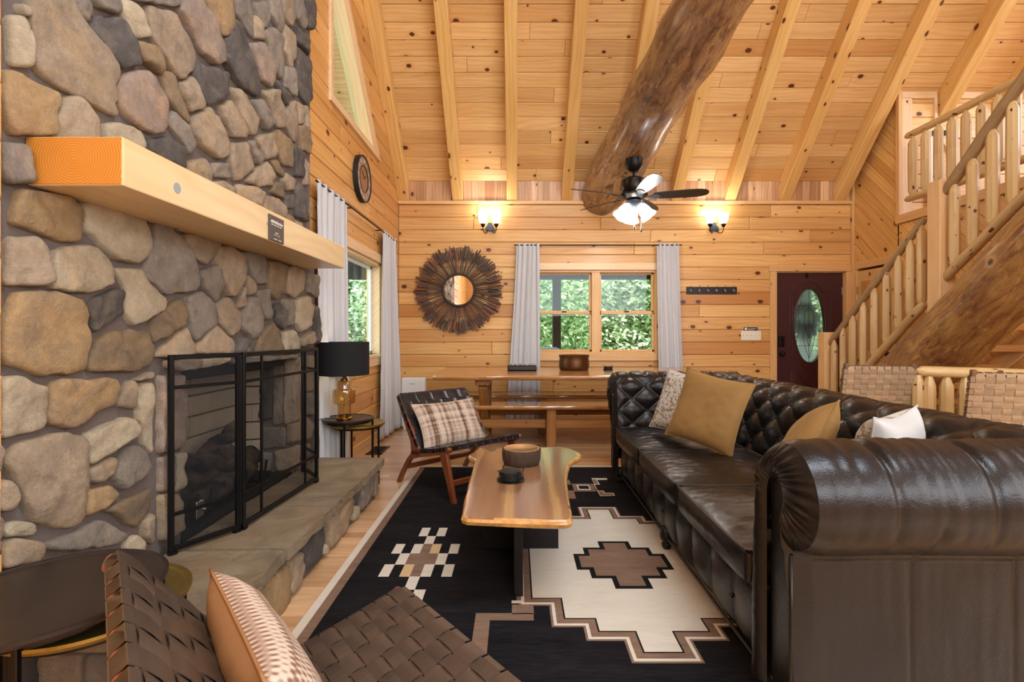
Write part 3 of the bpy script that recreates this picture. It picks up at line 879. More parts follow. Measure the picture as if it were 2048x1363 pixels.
# gable window
def gpoly(d):  # inset outline in (y,z)
    return inset([(4.25, 3.23), (5.62, 3.23), (4.25, 4.66)], d)
def ring2(m, p, q, fn, t):
    n = len(p)
    for i in range(n):
        j = (i + 1) % n
        m.prism([p[i], p[j], q[j], q[i]], fn, t)
    return m
win3 = struct('window_3', ring2(Mesh(), gpoly(0), gpoly(.045), lambda u, v, w: (XL - .14 + w, u, v), .14), M_tpale, 'triangular window high in the gable', grain=(0, 1, -1))
obj('casing', ring2(Mesh(), gpoly(-.05), gpoly(.0), lambda u, v, w: (XL + w, u, v), .025), M_tpale, win3, grain=(0, 1, 0))
obj('pane', Mesh().prism(gpoly(.04), lambda u, v, w: (XL - .1 + w, u, v), .004), M_glass, win3)

# front door
dd = struct('door_1', Mesh().box(DX0 - .01, DX0 + .012, YB, YB + .16, 0, DZ1).box(DX1 - .012, DX1 + .01, YB, YB + .16, 0, DZ1).box(DX0, DX1, YB, YB + .16, DZ1 - .012, DZ1 + .01), M_trim, 'maroon front door with an oval leaded glass', grain=(0, 0, 1))
zo = DZ1
obj('side_casing', Mesh().box(DX0 - .088, DX0, YB - .03, YB, 0, zo), M_trim, dd, grain=(0, 0, 1), bevel=.004)
obj('side_casing', Mesh().box(DX1, DX1 + .085, YB - .03, YB, 0, zo), M_trim, dd, grain=(0, 0, 1), bevel=.004)
obj('head_casing', Mesh().box(DX0 - .1, XR - .03, YB - .034, YB, zo, zo + .088), M_trim, dd, grain=(1, 0, 0), bevel=.004)
OX, OZ, ORX, ORZ = P(1617.5, 0, 6.74)[0], P(0, 651, 6.74)[2], .20, .49
def door_slab():
    m = Mesh(); n = 64
    x0, x1, z0, z1 = DX0 + .012, DX1 - .012, .01, DZ1 - .012
    inner = []; outer = []
    for i in range(n):
        t = 2 * PI * i / n + 1e-4
        dx, dz = ORX * math.cos(t), ORZ * math.sin(t)
        inner.append((OX + dx, OZ + dz))
        ks = []
        if dx > 1e-6: ks.append((x1 - OX) / dx)
        if dx < -1e-6: ks.append((x0 - OX) / dx)
        if dz > 1e-6: ks.append((z1 - OZ) / dz)
        if dz < -1e-6: ks.append((z0 - OZ) / dz)
        kk = min(ks); outer.append((OX + dx * kk, OZ + dz * kk))
    for c in ((x0, z0), (x1, z0), (x1, z1), (x0, z1)):               # pull the nearest ray to each corner
        i = min(range(n), key=lambda q: (outer[q][0] - c[0]) ** 2 + (outer[q][1] - c[1]) ** 2); outer[i] = c
    v = []
    for yy in (YB + .03, YB + .075):
        v += [(a, yy, b) for a, b in inner] + [(a, yy, b) for a, b in outer]
    f = []
    for i in range(n):
        j = (i + 1) % n
        f += [(i, j, n + j, n + i), (2 * n + i, 3 * n + i, 3 * n + j, 2 * n + j), (i, 2 * n + i, 2 * n + j, j)]
    return m.add(v, f)
leafd = obj('door_leaf', door_slab(), M_door, dd)
def tubeloop(pts, r, n=8):
    return Mesh().tube(pts + [pts[0]], r, n, caps=False)
def ell(k, yy, n=48): return [(OX + ORX * k * math.cos(2 * PI * i / n), yy, OZ + ORZ * (1 + (k - 1) * .5) * math.sin(2 * PI * i / n)) for i in range(n)]
obj('oval_moulding', Mesh().tube(ell(1.06, YB + .028) + [ell(1.06, YB + .028)[0]], .012, 8, False), M_door, leafd, smooth=True)
pm = Mesh()
def pxd(l, yy=YB + .03): return [P(a, b, yy) for a, b in l]
def smoothpath(l, it=2):
    for _ in range(it):
        o = [l[0]]
        for a, b in zip(l[:-1], l[1:]):
            o += [tuple(a[i] * .75 + b[i] * .25 for i in range(3)), tuple(a[i] * .25 + b[i] * .75 for i in range(3))]
        l = o + [l[-1]]
    return l
for dx in (0, 5):
    q = dx
    arch = pxd([(1580 + q, 712), (1580 + q, 650), (1580 + q, 583 + q * .4), (1592, 583 + q * .6), (1602, 566 + q * .6), (1618, 562 + q * .6), (1634, 566 + q * .6), (1646, 582 + q * .6), (1662 - q, 583 + q * .4), (1662 - q, 650), (1662 - q, 717), (1644, 719 - q), (1634, 732 - q), (1618, 737 - q), (1602, 732 - q), (1592, 718 - q), (1580 + q, 712)])
    pm.tube(arch, .0045, 6, False)
for q in (0, 4):
    pm.tube(pxd([(1583 + q, 860), (1583 + q, 740 + q), (1594, 742 + q), (1605, 757 + q), (1611 - q, 757 + q), (1611 - q, 860)]), .0045, 6, False)
    pm.tube(pxd([(1659 - q, 860), (1659 - q, 740 + q), (1648, 742 + q), (1637, 757 + q), (1627 + q, 757 + q), (1627 + q, 860)]), .0045, 6, False)
obj('panel_moulding', pm, M_door, leafd, smooth=True)
gl = obj('pane', Mesh().prism([(OX + ORX * math.cos(2 * PI * i / 40), OZ + ORZ * math.sin(2 * PI * i / 40)) for i in range(40)], lambda u, v, w: (u, YB + .05 + w, v), .005), M_frost, leafd)
cm = Mesh()
yy = YB + .046
cm.tube([(OX, yy, OZ - ORZ), (OX, yy, OZ + ORZ)], .003, 5)
for s in (-1, 1):
    cm.tube(smoothpath([(OX, yy, OZ - .44), (OX + s * .05, yy, OZ - .30), (OX + s * .085, yy, OZ - .12), (OX + s * .03, yy, OZ - .02), (OX, yy, OZ + .05)]), .003, 5)
    cm.tube(smoothpath([(OX, yy, OZ - .16), (OX + s * .06, yy, OZ + .0), (OX + s * .07, yy, OZ + .16), (OX, yy, OZ + .25)]), .003, 5)
    cm.tube(smoothpath([(OX + s * .17, yy, OZ - .25), (OX + s * .13, yy, OZ), (OX + s * .15, yy, OZ + .2), (OX + s * .08, yy, OZ + .42)]), .003, 5)
    cm.tube(smoothpath([(OX, yy, OZ - .14), (OX + s * .035, yy, OZ - .19), (OX, yy, OZ - .27)]), .003, 5)
cm.tube([(OX - .16, yy, OZ - .27), (OX + .16, yy, OZ - .27)], .003, 5).tube([(OX - .16, yy, OZ + .27), (OX + .16, yy, OZ + .27)], .003, 5)
obj('lead_caming', cm, M_caming, gl)
kx, kz = P(1564, 0, YB)[0], P(0, 682, YB)[2]
obj('keypad_lock', Mesh().box(kx - .035, kx + .035, YB - .005, YB + .03, kz - .07, kz + .07), M_black, leafd, bevel=.01, seg=2)
obj('door_knob', Mesh().ball((kx, YB - .02, P(0, 707, YB)[2]), .033, 10).tube([(kx, YB - .02, P(0, 707, YB)[2]), (kx, YB + .03, P(0, 707, YB)[2])], .014, 10), M_black, leafd, smooth=True)
for hz in (P(0, 582, YB)[2], .3, 1.0):
    obj('hinge', Mesh().box(DX1 - .028, DX1 - .002, YB + .018, YB + .03, hz - .05, hz + .05), M_steel, leafd, bevel=.003)
hx = P(1616, 0, YB)[0]
obj('wreath_hook', Mesh().box(hx - .014, hx + .014, YB + .02, YB + .03, DZ1 - .085, DZ1 - .012), M_black, leafd)
# wreath hanging outside
wt = thing('wreath', 'twig wreath hanging outside the oval glass of the maroon door', 'wreath', (OX, YB + .16, OZ + .1))
wm = Mesh()
for i in range(80):
    a = R.uniform(0, 2 * PI); r0 = R.uniform(.09, .15)
    pts = []
    for k in range(6):
        t = a + k * .22
        rr = r0 + R.uniform(-.012, .012) + k * R.uniform(0, .012)
        pts.append((OX + rr * math.cos(t), YB + .15 + R.uniform(-.02, .02), OZ + .10 + rr * 1.15 * math.sin(t)))
    wm.tube(pts, .006, 4)
obj('twig_ring', wm, M_trunk, wt)['kind'] = 'stuff'
wf = Mesh()
for i in range(900):
    t = R.uniform(0, 2 * PI); rr = R.gauss(.14, .028)
    if R.random() < .45: t = R.gauss(-PI / 2, .6); rr = R.uniform(.08, .24)
    p = Vector((OX + rr * math.cos(t), YB + .15 + R.uniform(-.03, .03), OZ + .10 + rr * 1.15 * math.sin(t)))
    d = Vector((R.uniform(-1, 1), R.uniform(-.3, .3), R.uniform(-1, 1))).normalized() * .05; e = Vector((d.z, 0, -d.x)).normalized() * .009
    wf.add([p, p + d * .5 + e, p + d, p + d * .5 - e], [(0, 1, 2, 3)])
obj('greenery', wf, plain('wreath_leaves', '#3b3526', .8), wt)['kind'] = 'stuff'

# knotty pine door in the right wall
d2 = struct('door_2', Mesh().box(XR - .01, XR + .03, 5.985, 6.58, .01, 2.03), M_trim, 'knotty pine door beside the front door, behind the stair', grain=(0, 0, 1))
for (a, b, c, d) in ((6.06, 6.26, 1.0, 1.9), (6.31, 6.50, 1.0, 1.9), (6.06, 6.26, .15, .85), (6.31, 6.50, .15, .85)):
    obj('raised_panel', Mesh().prism([(a, c), (b, c), (b, d), (a, d)], lambda u, v, w: (XR - .01 - w, u, v), .012, .011), M_diag, d2, grain=(0, 0, 1))
obj('side_casing', Mesh().box(XR - .022, XR + .02, 6.58, 6.66, 0, 2.06), M_trim, d2, grain=(0, 0, 1), bevel=.003)
obj('side_casing', Mesh().box(XR - .022, XR + .02, 5.90, 5.985, 0, 2.06), M_trim, d2, grain=(0, 0, 1), bevel=.003)
kp = P(1775, 708, x=XR - .05)
obj('door_knob', Mesh().ball(kp, .032, 10).tube([kp, (XR, kp[1], kp[2])], .013, 8), M_black, d2, smooth=True)
obj('hinge', Mesh().box(XR - .02, XR - .01, 6.56, 6.585, 1.73, 1.83), M_steel, d2)

struct('baseboard_back', Mesh().box(XL, DX0 - .09, YB - .02, YB, 0, .12), M_trim, grain=(1, 0, 0), bevel=.004)
struct('baseboard_left', Mesh().box(XL, XL + .02, 3.82, YB, 0, .12), M_trim, grain=(0, 1, 0), bevel=.004)

# ceiling log
LA, LB = Vector(P(1198, 399, 6.76)), Vector(P(1425, 0, 3.95))
def logmesh(a, b, n, r0, r1, seed, end0=.0, wob=.03, seg=28, ext=0.0):
    a = Vector(a); b = Vector(b); d = (b - a)
    pts = []; rad = []
    for i in range(n):
        t = i / (n - 1)
        p = a + d * t
        w = Vector((noise.noise(Vector((t * 5, seed, 0))), 0, noise.noise(Vector((t * 5, seed, 7))))) * wob
        pts.append(p + w)
        r = r0 + (r1 - r0) * t + .018 * noise.noise(Vector((t * 14, seed, 3)))
        if end0 and i < 3: r *= (end0, .9, .98)[i]
        rad.append(r)
    return Mesh().tube(pts, rad, seg, True, .10, seed)
def log_uv(o, a, b, r):
    me = o.data; a = Vector(a); d = (Vector(b) - a).normalized(); e = d.orthogonal().normalized(); g = d.cross(e)
    uvl = me.uv_layers.new(name='UVMap')
    for p in me.polygons:
        base = None
        for li in p.loop_indices:
            w = me.vertices[me.loops[li].vertex_index].co - a
            t = math.atan2(w.dot(g), w.dot(e))
            if base is None: base = t
            while t - base > PI: t -= 2 * PI
            while t - base < -PI: t += 2 * PI
            uvl.data[li].uv = (w.dot(d), t * r)
far = LA + (LB - LA) * 2.2
lg = obj('ceiling_log', logmesh(LA, far, 46, .30, .285, 3.1, .84), M_strut, smooth=True)
log_uv(lg, LA, far, .28)
tag(lg, 'huge varnished log running from the back wall up across the ceiling', 'log', kind='structure')
# ------------------------------------------------------------ stone chimney
FX = -1.48
ch = thing('stone_chimney', 'fieldstone fireplace chimney with grey mortar filling the left of the room', 'fireplace', (-1.6, 2.6, 0))
cb = Mesh()
y0, y1, oa, ob, oz = 1.46, 3.72, 2.24, 3.36, 1.065
cb.box(-1.74, FX - .022, y0, oa, 0, 3.6).box(-1.74, FX - .022, ob, y1, 0, 1.72).box(-1.74, FX - .022, ob, 3.64, 1.72, 3.6).box(-1.74, FX - .022, oa, ob, oz, 3.6)
cb.prism([(y0 + .0, 3.6), (3.64, 3.6), (3.64, 5.9), (2.9, 7.0), (2.0, 7.6), (y0, 7.2)], lambda u, v, w: (-1.74 + w, u, v), 1.74 + FX - .022)
obj('mortar_bed', cb, M_mortar, ch, bevel=.006)

def chaikin(p, it=1, k=.22):
    for _ in range(it):
        o = []
        for i in range(len(p)):
            a, b = p[i], p[(i + 1) % len(p)]
            o.append((a[0] * (1 - k) + b[0] * k, a[1] * (1 - k) + b[1] * k))
            o.append((a[0] * k + b[0] * (1 - k), a[1] * k + b[1] * (1 - k)))
        p = o
    return p

def densify(p, L):
    o = []
    for i in range(len(p)):
        a, b = p[i], p[(i + 1) % len(p)]
        n = max(1, int(math.hypot(b[0] - a[0], b[1] - a[1]) / L))
        for k in range(n):
            o.append((a[0] + (b[0] - a[0]) * k / n, a[1] + (b[1] - a[1]) * k / n))
    return o

def stone(poly, fn, h, kind, parent, name='stone'):
    if area(poly) < 0: poly = poly[::-1]
    sz = math.sqrt(abs(area(poly)))
    poly = inset(chaikin(densify(poly, max(.025, sz * .16)), 1, .25), -.004)
    sd = R.uniform(0, 100)
    poly = [(u + .05 * sz * noise.noise(Vector((u * 22, v * 22, sd))), v + .05 * sz * noise.noise(Vector((u * 22, v * 22, sd + 9)))) for u, v in poly]
    n = len(poly)
    cu = sum(p[0] for p in poly) / n; cv = sum(p[1] for p in poly) / n
    e = min(.016 / max(sz, .05), .2)
    tilt = (R.uniform(-.05, .05), R.uniform(-.05, .05))
    rings = [(1.0, -.03), (1.0, h * .45), (1 - e * .35, h * .80), (1 - e * 1.0, h * .97), (.66, h * 1.0), (.33, h * 1.02)]
    v = []
    for k, w in rings:
        for pu, pv in poly:
            u = cu + (pu - cu) * k; q = cv + (pv - cv) * k
            dz = 0 if w <= 0 else .5 * h * noise.noise(Vector((u * 8, q * 8, sd))) + .3 * h * noise.noise(Vector((u * 23, q * 23, sd))) + (u - cu) * tilt[0] + (q - cv) * tilt[1]
            v.append(fn(u, q, w + dz))
    v.append(fn(cu, cv, h * 1.08))
    f = []
    for r in range(len(rings) - 1):
        for i in range(n):
            j = (i + 1) % n
            f.append((r * n + i, r * n + j, (r + 1) * n + j, (r + 1) * n + i))
    L = (len(rings) - 1) * n
    for i in range(n):
        f.append((L + i, L + (i + 1) % n, len(rings) * n))
    return obj(name, Mesh().add(v, f), STONE[kind], parent, smooth=True)

face = lambda u, v, w: (FX - .02 + w, u, v)
def tr(pts, s, ox, oy, x=FX):
    out = []
    for a, b in pts:
        q = P(ox + a / s, oy + b / s, x=x)
        out.append((q[1], q[2]))
    return out
S1 = """c 100,22 138,35 138,72 112,70|c 57,85 130,80 135,135 152,150 155,325 70,320|t 140,-90 310,-90 340,-20 430,140 578,300 578,500 570,572 440,500 250,400 180,345 160,150|g 322,-60 400,-60 455,50 440,108 380,60|g 430,-80 560,-60 598,45 580,66 480,30|d 468,68 505,85 600,95 640,190 678,315 590,330 560,270 460,150|c 590,5 650,10 690,50 738,180 635,180 605,100|g 640,-60 770,-70 900,-60 885,28 780,20 660,-6|t 708,35 850,50 900,150 965,270 940,335 890,385 820,310 750,190|b 650,200 740,215 780,245 785,360 690,290|p 870,50 905,-40 950,-40 1040,90 1085,220 1085,290 1050,312 960,230 920,140|o 965,-70 1130,-70 1125,110 1090,182 1030,90|p 590,380 650,342 700,337 760,380 815,500 815,620 770,655 680,620 600,540 580,450|b 795,350 850,350 880,450 915,560 925,600 870,550 815,470|d 1135,85 1180,120 1215,240 1268,400 1250,470 1170,420 1095,300 1090,200|d 960,305 1110,355 1120,460 1010,515 960,430 935,350|t 885,405 940,370 990,520 930,540 900,480|g 1140,-50 1210,-20 1235,80 1235,185 1200,140 1150,60|g 1245,15 1300,5 1318,90 1300,138 1260,90|t 1241,75 1285,115 1285,190 1241,185|g 1315,-40 1350,-40 1385,90 1370,160 1340,120 1320,60|g 1283,155 1320,138 1370,180 1380,300 1370,385 1330,320|p 1224,210 1270,210 1335,320 1340,390 1318,420 1270,380 1245,290|t 1370,-50 1420,-50 1438,90 1420,125 1380,60|t 1386,112 1440,180 1445,270 1410,330 1375,240|g 1442,-40 1465,-40 1495,110 1480,150 1447,90|d 1476,-60 1530,-60 1525,145 1502,140|d 1440,130 1503,195 1508,268 1450,210|d 1447,225 1515,290 1520,480 1490,508 1447,440|g 1386,325 1420,325 1443,370 1443,470 1390,420|d 1342,392 1372,402 1415,470 1395,515 1360,450|t 1125,425 1180,450 1260,580 1250,650 1215,655 1160,560|t 1268,442 1350,437 1385,560 1385,615 1350,620 1300,520|g 1227,490 1262,482 1340,600 1290,628 1255,570|t 1072,520 1120,490 1198,610 1203,666 1132,666|t 937,570 1020,522 1060,560 1118,700 1108,750 1060,772 980,700 940,640|g 825,600 850,537 900,600 953,700 925,750 862,650|t 1402,500 1443,492 1448,690 1430,690 1387,600|t 1452,492 1485,522 1485,600 1455,600|t 1490,510 1510,560 1508,640 1490,620|b 1452,612 1500,612 1518,700 1515,748 1470,728|b 1322,642 1360,632 1423,700 1423,813 1380,800 1340,730|t 1252,670 1310,647 1338,720 1333,765 1287,775|g 1207,690 1243,682 1273,780 1252,795|t 1122,702 1200,692 1236,810 1180,868 1142,880 1122,800|d 1432,702 1480,742 1483,860 1440,855|b 1320,782 1350,777 1383,840 1380,860 1342,832|t 1300,785 1338,862 1328,898 1260,908 1203,880 1240,832|t 1387,840 1438,880 1428,923 1402,923 1377,880|p 1487,772 1512,792 1505,900 1487,900|d 1437,902 1452,882 1480,930 1496,1000 1496,1078 1442,1050|b 1332,890 1375,887 1383,968 1322,932|d 1392,952 1430,947 1425,1013 1392,1010|t 1157,902 1240,907 1281,940 1279,1013 1162,955|t 1032,887 1100,882 1153,920 1150,955 1040,895|t 1287,952 1350,967 1381,1010 1379,1060 1287,1018|b 1387,1037 1430,1060 1430,1092 1387,1072|t 1435,1072 1470,1085 1475,1125 1435,1108|t 288,560 330,472 390,472 470,570 478,680 288,680|o 35,347 90,352 200,412 290,450 275,653 60,650 35,560 22,450|c 517,607 590,602 690,640 703,690 700,728 590,690 517,680|d 722,682 830,667 900,720 913,800 900,828 720,732|t 917,792 1000,767 1025,810 1028,890 917,840|g 1037,797 1113,792 1118,863 1042,858|g 22,702 118,702 135,890 40,888 17,800"""
S2 = """o 95,42 300,70 368,120 370,250 350,282 290,280 70,195 68,175|c 388,100 500,95 600,130 670,190 688,260 680,340 630,378 540,360 480,300 392,220|t 62,265 170,258 215,300 225,460 190,475 28,470 45,340|c 252,320 330,305 440,300 500,350 522,430 515,475 400,508 245,490 248,400|g 702,190 760,200 850,300 890,400 893,490 850,510 760,520 660,440 662,380 692,330|t 840,250 900,242 1005,280 1000,320 945,383 882,350|g 907,420 975,387 1018,480 1013,520 975,553 917,480|t 1002,302 1060,302 1108,350 1113,440 1080,523 1042,520 987,390 982,330|g 1114,332 1190,327 1213,370 1211,470 1162,470|b 1227,362 1300,390 1298,500 1255,543 1222,500|t 1312,402 1350,387 1390,430 1393,490 1340,536 1302,510|g 1402,422 1450,432 1448,530 1402,510|t 1122,432 1155,472 1156,510 1132,520|t 1087,580 1118,482 1120,570|g 1162,502 1226,492 1233,625 1210,633 1177,560|t 992,560 1040,532 1093,610 1080,690 1055,706 1002,640|g 852,530 920,507 993,605 985,640 890,733 862,620|c 537,407 640,402 680,480 746,545 740,590 600,658 577,600 582,500|d 407,590 425,547 540,487 570,497 570,600 435,693|b 695,622 820,537 856,620 840,650 700,738|o 95,500 200,502 340,530 398,590 400,700 390,850 340,875 150,878 30,830 20,700 50,560|b 402,830 440,740 500,692 600,682 685,692 698,780 680,840 600,862 420,865|t 710,795 840,667 888,760 888,800 755,806|t 987,657 1063,735 1063,783 900,783 897,760|g 1132,532 1170,532 1203,640 1190,700 1150,726 1102,670 1102,620|d 1242,562 1270,562 1288,592 1283,680 1262,650|g 1292,542 1330,542 1333,660 1297,663|c 1347,542 1400,527 1423,570 1418,660 1370,688 1337,640|d 1427,562 1440,572 1450,740 1432,735|d 1092,717 1150,727 1153,785 1070,785|b 1162,780 1182,700 1240,642 1273,700 1278,778|c 1282,692 1330,682 1360,720 1360,780 1280,778|t 1372,722 1420,687 1425,740 1375,752|c 10,902 90,892 210,945 223,1000 205,1110 190,1130 15,1168|o 260,902 400,907 530,902 551,950 528,1010 460,1050 320,1123 232,1110 222,1060 242,950|t 592,912 608,912 610,1033 542,1023 562,960|t 614,908 690,870 690,892 616,906|c 627,930 692,918 692,1240 662,1200 627,1000|c 397,1152 570,1082 608,1087 631,1140 500,1228 399,1293"""
S3 = """t 25,140 120,60 300,20 420,12 433,60 420,470 310,502 170,450 130,330|t 442,215 560,137 586,147 583,210 520,263 457,263|g 587,235 640,87 700,77 758,120 773,190 700,258 637,303|o 442,312 560,282 603,335 520,398 442,438|b 547,403 785,295 768,400 710,493 640,468|c 37,490 80,472 178,477 186,530 37,540|t 2,257 60,267 83,340 73,408 2,408|g 252,580 400,522 510,459 558,470 663,545 640,568 560,590 252,613|t 32,600 60,557 198,577 233,602 218,660 17,700|c 652,572 710,537 748,580 748,660 660,640|t 738,470 785,425 788,578 742,545|t -80,60 10,80 -10,230 -80,240|t -90,460 15,450 10,560 -90,600"""
S4 = """p 70,195 212,190 226,300 223,635 77,688|p 77,712 148,692 148,898 77,928|c 157,692 227,677 223,898 152,933|t 77,950 180,942 220,1000 216,1178 82,1236|t 112,97 320,92 318,143 180,158 122,140|c 327,92 520,82 440,123 330,143|t 942,85 1038,65 1038,280 952,298|g 962,305 1038,302 1038,437 992,437|t 957,460 1000,452 1028,500 1018,590 962,608|g 962,640 1018,622 1018,698 962,708|g 560,85 700,70 820,72 800,92 560,112|t 832,70 930,60 930,80 835,88|b 962,735 1020,725 1018,860 962,880"""
def trace(src, s, ox, oy, x=FX, fn=face, h=.032, keep=None):
    for it in src.split('|'):
        k, pts = it.split(' ', 1)
        poly = tr([tuple(map(float, q.split(','))) for q in pts.split()], s, ox, oy, x)
        stone(poly, fn, h * R.uniform(.8, 1.25), k, ch)
trace(S1, 2.4333, 0, 0)
trace(S2, 2.2712, 0, 360)
trace(S3, 2.56, 0, 860)
trace(S4, 3.1694, 300, 690)
# the jamb of the opening that faces the room's near end
JS = """d 692,100 778,97 773,468 702,468|g 787,112 850,112 850,498 787,508|t 856,92 930,87 930,480 857,503|g 702,522 858,522 863,638 722,653|t 867,502 930,492 930,608 872,618|t 792,672 930,642 930,778 802,793|g 702,682 778,672 750,828 702,828"""
for it in JS.split('|'):
    k, pts = it.split(' ', 1)
    poly = []
    for q in pts.split():
        a, b = map(float, q.split(','))
        w = P(300 + a / 3.1694, 690 + b / 3.1694, y=ob)
        poly.append((w[0], w[2]))
    stone(poly, lambda u, v, w: (u, ob + .015 - w, v), .03, k, ch)
# stones above the photographed part, up to the roof, and along the far end
def fill(y0, y1, z0, z1, fn, lim=None):
    z = z0
    while z < z1:
        hh = R.uniform(.15, .3); y = y0
        while y < y1 - .05:
            w = min(R.uniform(.14, .36), y1 - y)
            if y1 - (y + w) < .1: w = y1 - y
            g = .014; j = lambda: R.uniform(-.02, .02)
            if lim is None or z > lim(y):
                stone([(y + g, z + g + j()), (y + w * .5, z + g + j()), (y + w - g, z + g + j()), (y + w - g + j(), z + hh - g), (y + w * .4, z + hh - g + j()), (y + g, z + hh - g + j())], fn, .03, R.choice('ttcgdbp'), ch)
            y += w
        z += hh
fill(1.48, 3.62, 2.3, 5.9, face, lambda y: EYE + .69 * y + .06)
fill(-1.72, -1.5, .02, 1.6, lambda u, v, w: (u, y1 - .02 + w, v))
fill(-1.72, -1.5, 1.74, 3.4, lambda u, v, w: (u, 3.62 + w, v))

# firebox
fb = Mesh().box(-1.98, -1.92, 2.2, 3.45, .2, 1.2).box(-1.92, -1.70, 2.2, 2.26, .2, 1.2).box(-1.92, -1.70, 3.40, 3.45, .2, 1.2).box(-1.92, -1.70, 2.2, 3.45, 1.1, 1.2).box(-1.92, -1.505, 2.25, 3.35, .2, .292)
obj('firebox_shell', fb, M_soot, ch)
for r in range(8):
    zz = .305 + r * .118 - .03
    yy = 2.26 - (.19 if r % 2 else 0)
    while yy < 3.36:
        a, b = max(yy, 2.26), min(yy + .376, 3.32)
        if b - a > .03:
            obj('brick', Mesh().box(-1.90, -1.84, a + .004, b - .004, zz + .004, zz + .114), M_brick, ch, bevel=.004)
        yy += .376
    for a, b in (((-1.84, 3.30), (-1.76, 3.33)), ((-1.76, 3.33), (-1.68, 3.37))) if r % 2 else (((-1.84, 3.30), (-1.68, 3.37)),):
        obj('brick', Mesh().prism([(a[0], a[1]), (b[0], b[1]), (b[0], b[1] + .04), (a[0], a[1] + .04)], lambda u, v, w: (u, v, zz + .004 + w), .11), M_brick, ch, bevel=.003)
obj('lintel', Mesh().box(-1.78, -1.56, oa, ob, oz - .06, oz + .03), M_soot, ch, bevel=.004)
hd = obj('firebox_hood', Mesh().prism([(-1.9, .97), (-1.62, .99), (-1.62, 1.1), (-1.9, 1.1)], lambda u, v, w: (u, 2.27 + w, v), 1.06), M_soot, ch)
# gas logs
lg_t = thing('gas_log_set', 'charred log set with grate inside the firebox', 'fire logs', (-1.7, 2.85, .295))
def flog(a, b, r, seed):
    n = 12; a = Vector(a); b = Vector(b)
    pts = [a + (b - a) * i / (n - 1) + Vector((noise.noise(Vector((i * .4, seed, 0))), noise.noise(Vector((i * .4, seed, 4))), noise.noise(Vector((i * .4, seed, 8))))) * .03 for i in range(n)]
    obj('fire_log', Mesh().tube(pts, [r * (1 + .25 * noise.noise(Vector((i * .8, seed, 2)))) for i in range(n)], 14, True, .3, seed), M_bark, lg_t, smooth=True)
flog((-1.72, 2.40, .44), (-1.66, 3.12, .46), .065, 1)
flog((-1.60, 2.48, .38), (-1.60, 2.98, .40), .055, 2)
flog((-1.78, 2.52, .55), (-1.60, 2.80, .50), .05, 3)
flog((-1.74, 2.95, .52), (-1.58, 2.72, .57), .045, 4)
flog((-1.76, 2.72, .50), (-1.66, 2.96, .66), .042, 5)
gm = Mesh()
for i in range(7):
    yy = 2.42 + i * .11
    gm.tube([(-1.79, yy, .36), (-1.60, yy, .345), (-1.55, yy, .36), (-1.54, yy, .44)], .009, 6)
gm.box(-1.8, -1.54, 2.38, 2.40, .293, .36).box(-1.8, -1.54, 3.12, 3.14, .293, .36)
obj('grate', gm, M_soot, lg_t)
obj('valve', Mesh().box(-1.53, -1.51, 2.36, 2.42, .34, .42).tube([(-1.52, 2.40, .38), (-1.49, 2.40, .38)], .012, 10), M_steel, lg_t, bevel=.003)

# hearth
he = thing('raised_hearth', 'raised stone hearth with rough slab top in front of the fireplace', 'hearth', (-1.25, 2.6, 0))
obj('mortar_bed', Mesh().box(-1.468, -1.055, 1.54, 3.71, 0, .245), M_mortar, he)
ys = [1.52, 1.62, 2.14, 2.68, 3.20, 3.74]
for a, b in zip(ys[:-1], ys[1:]):
    m = Mesh()
    def top(u, v, a=a, b=b):
        x = -1.472 + u * .492; y = a + .010 + (b - a - .020) * v + .006 * noise.noise(Vector((u * 3, a * 3 if v < .5 else b * 3, 4)))
        if u > .999: x += .016 * noise.noise(Vector((y * 9, a, 1)))
        return (x, y, .295 + .006 * noise.noise(Vector((x * 6, y * 6, a))))
    nu, nv = 22, 18
    m.grid(nu, nv, top)
    def side(u, v):
        # skirt all round
        s = u * 4; k = int(s) % 4; f = s - int(s)
        c = [(0, 0), (1, 0), (1, 1), (0, 1)]
        p = c[k]; q = c[(k + 1) % 4]
        x, y, z = top(p[0] + (q[0] - p[0]) * f, p[1] + (q[1] - p[1]) * f)
        return (x + (.006 * noise.noise(Vector((y * 20, v * 3, 2))) if k == 1 else 0), y, z - v * .05)
    m.grid(48, 4, side, wrap_u=True)
    o = obj('hearth_slab', m, M_slab, he, smooth=False)
    bm = bmesh.new(); bm.from_mesh(o.data); bmesh.ops.remove_doubles(bm, verts=bm.verts, dist=.0004)
    ed = [e for e in bm.edges if len(e.link_faces) == 2 and e.calc_face_angle(0) > 1.0]
    bmesh.ops.bevel(bm, geom=ed, offset=.006, segments=2, affect='EDGES', clamp_overlap=True)
    bm.to_mesh(o.data); bm.free()
HS = """t 1212,930 1268,885 1268,978 1232,1010|o 1287,852 1480,692 1496,702 1490,870 1400,1008 1312,1048 1292,900|t 1493,680 1548,622 1558,700 1540,788 1493,838|d 1552,602 1658,482 1663,560 1648,650 1572,713|t 1682,452 1808,342 1813,400 1780,500 1760,538 1692,600|c 1660,582 1680,602 1675,633 1657,633|c 1817,392 1843,387 1846,430 1817,463|g 1852,262 1908,232 1913,310 1903,348 1857,408|d 1812,312 1843,292 1843,368 1817,378|t 1919,217 1935,212 1935,328 1920,338|g 1262,982 1298,972 1298,1058 1272,1020"""
for it in HS.split('|'):
    k, pts = it.split(' ', 1)
    poly = tr([tuple(map(float, q.split(','))) for q in pts.split()], 2.56, 0, 860, -1.03)
    poly = [(a, min(b, .238)) for a, b in poly]
    stone(poly, lambda u, v, w: (-1.058 + w, u, v), .034, k, he)
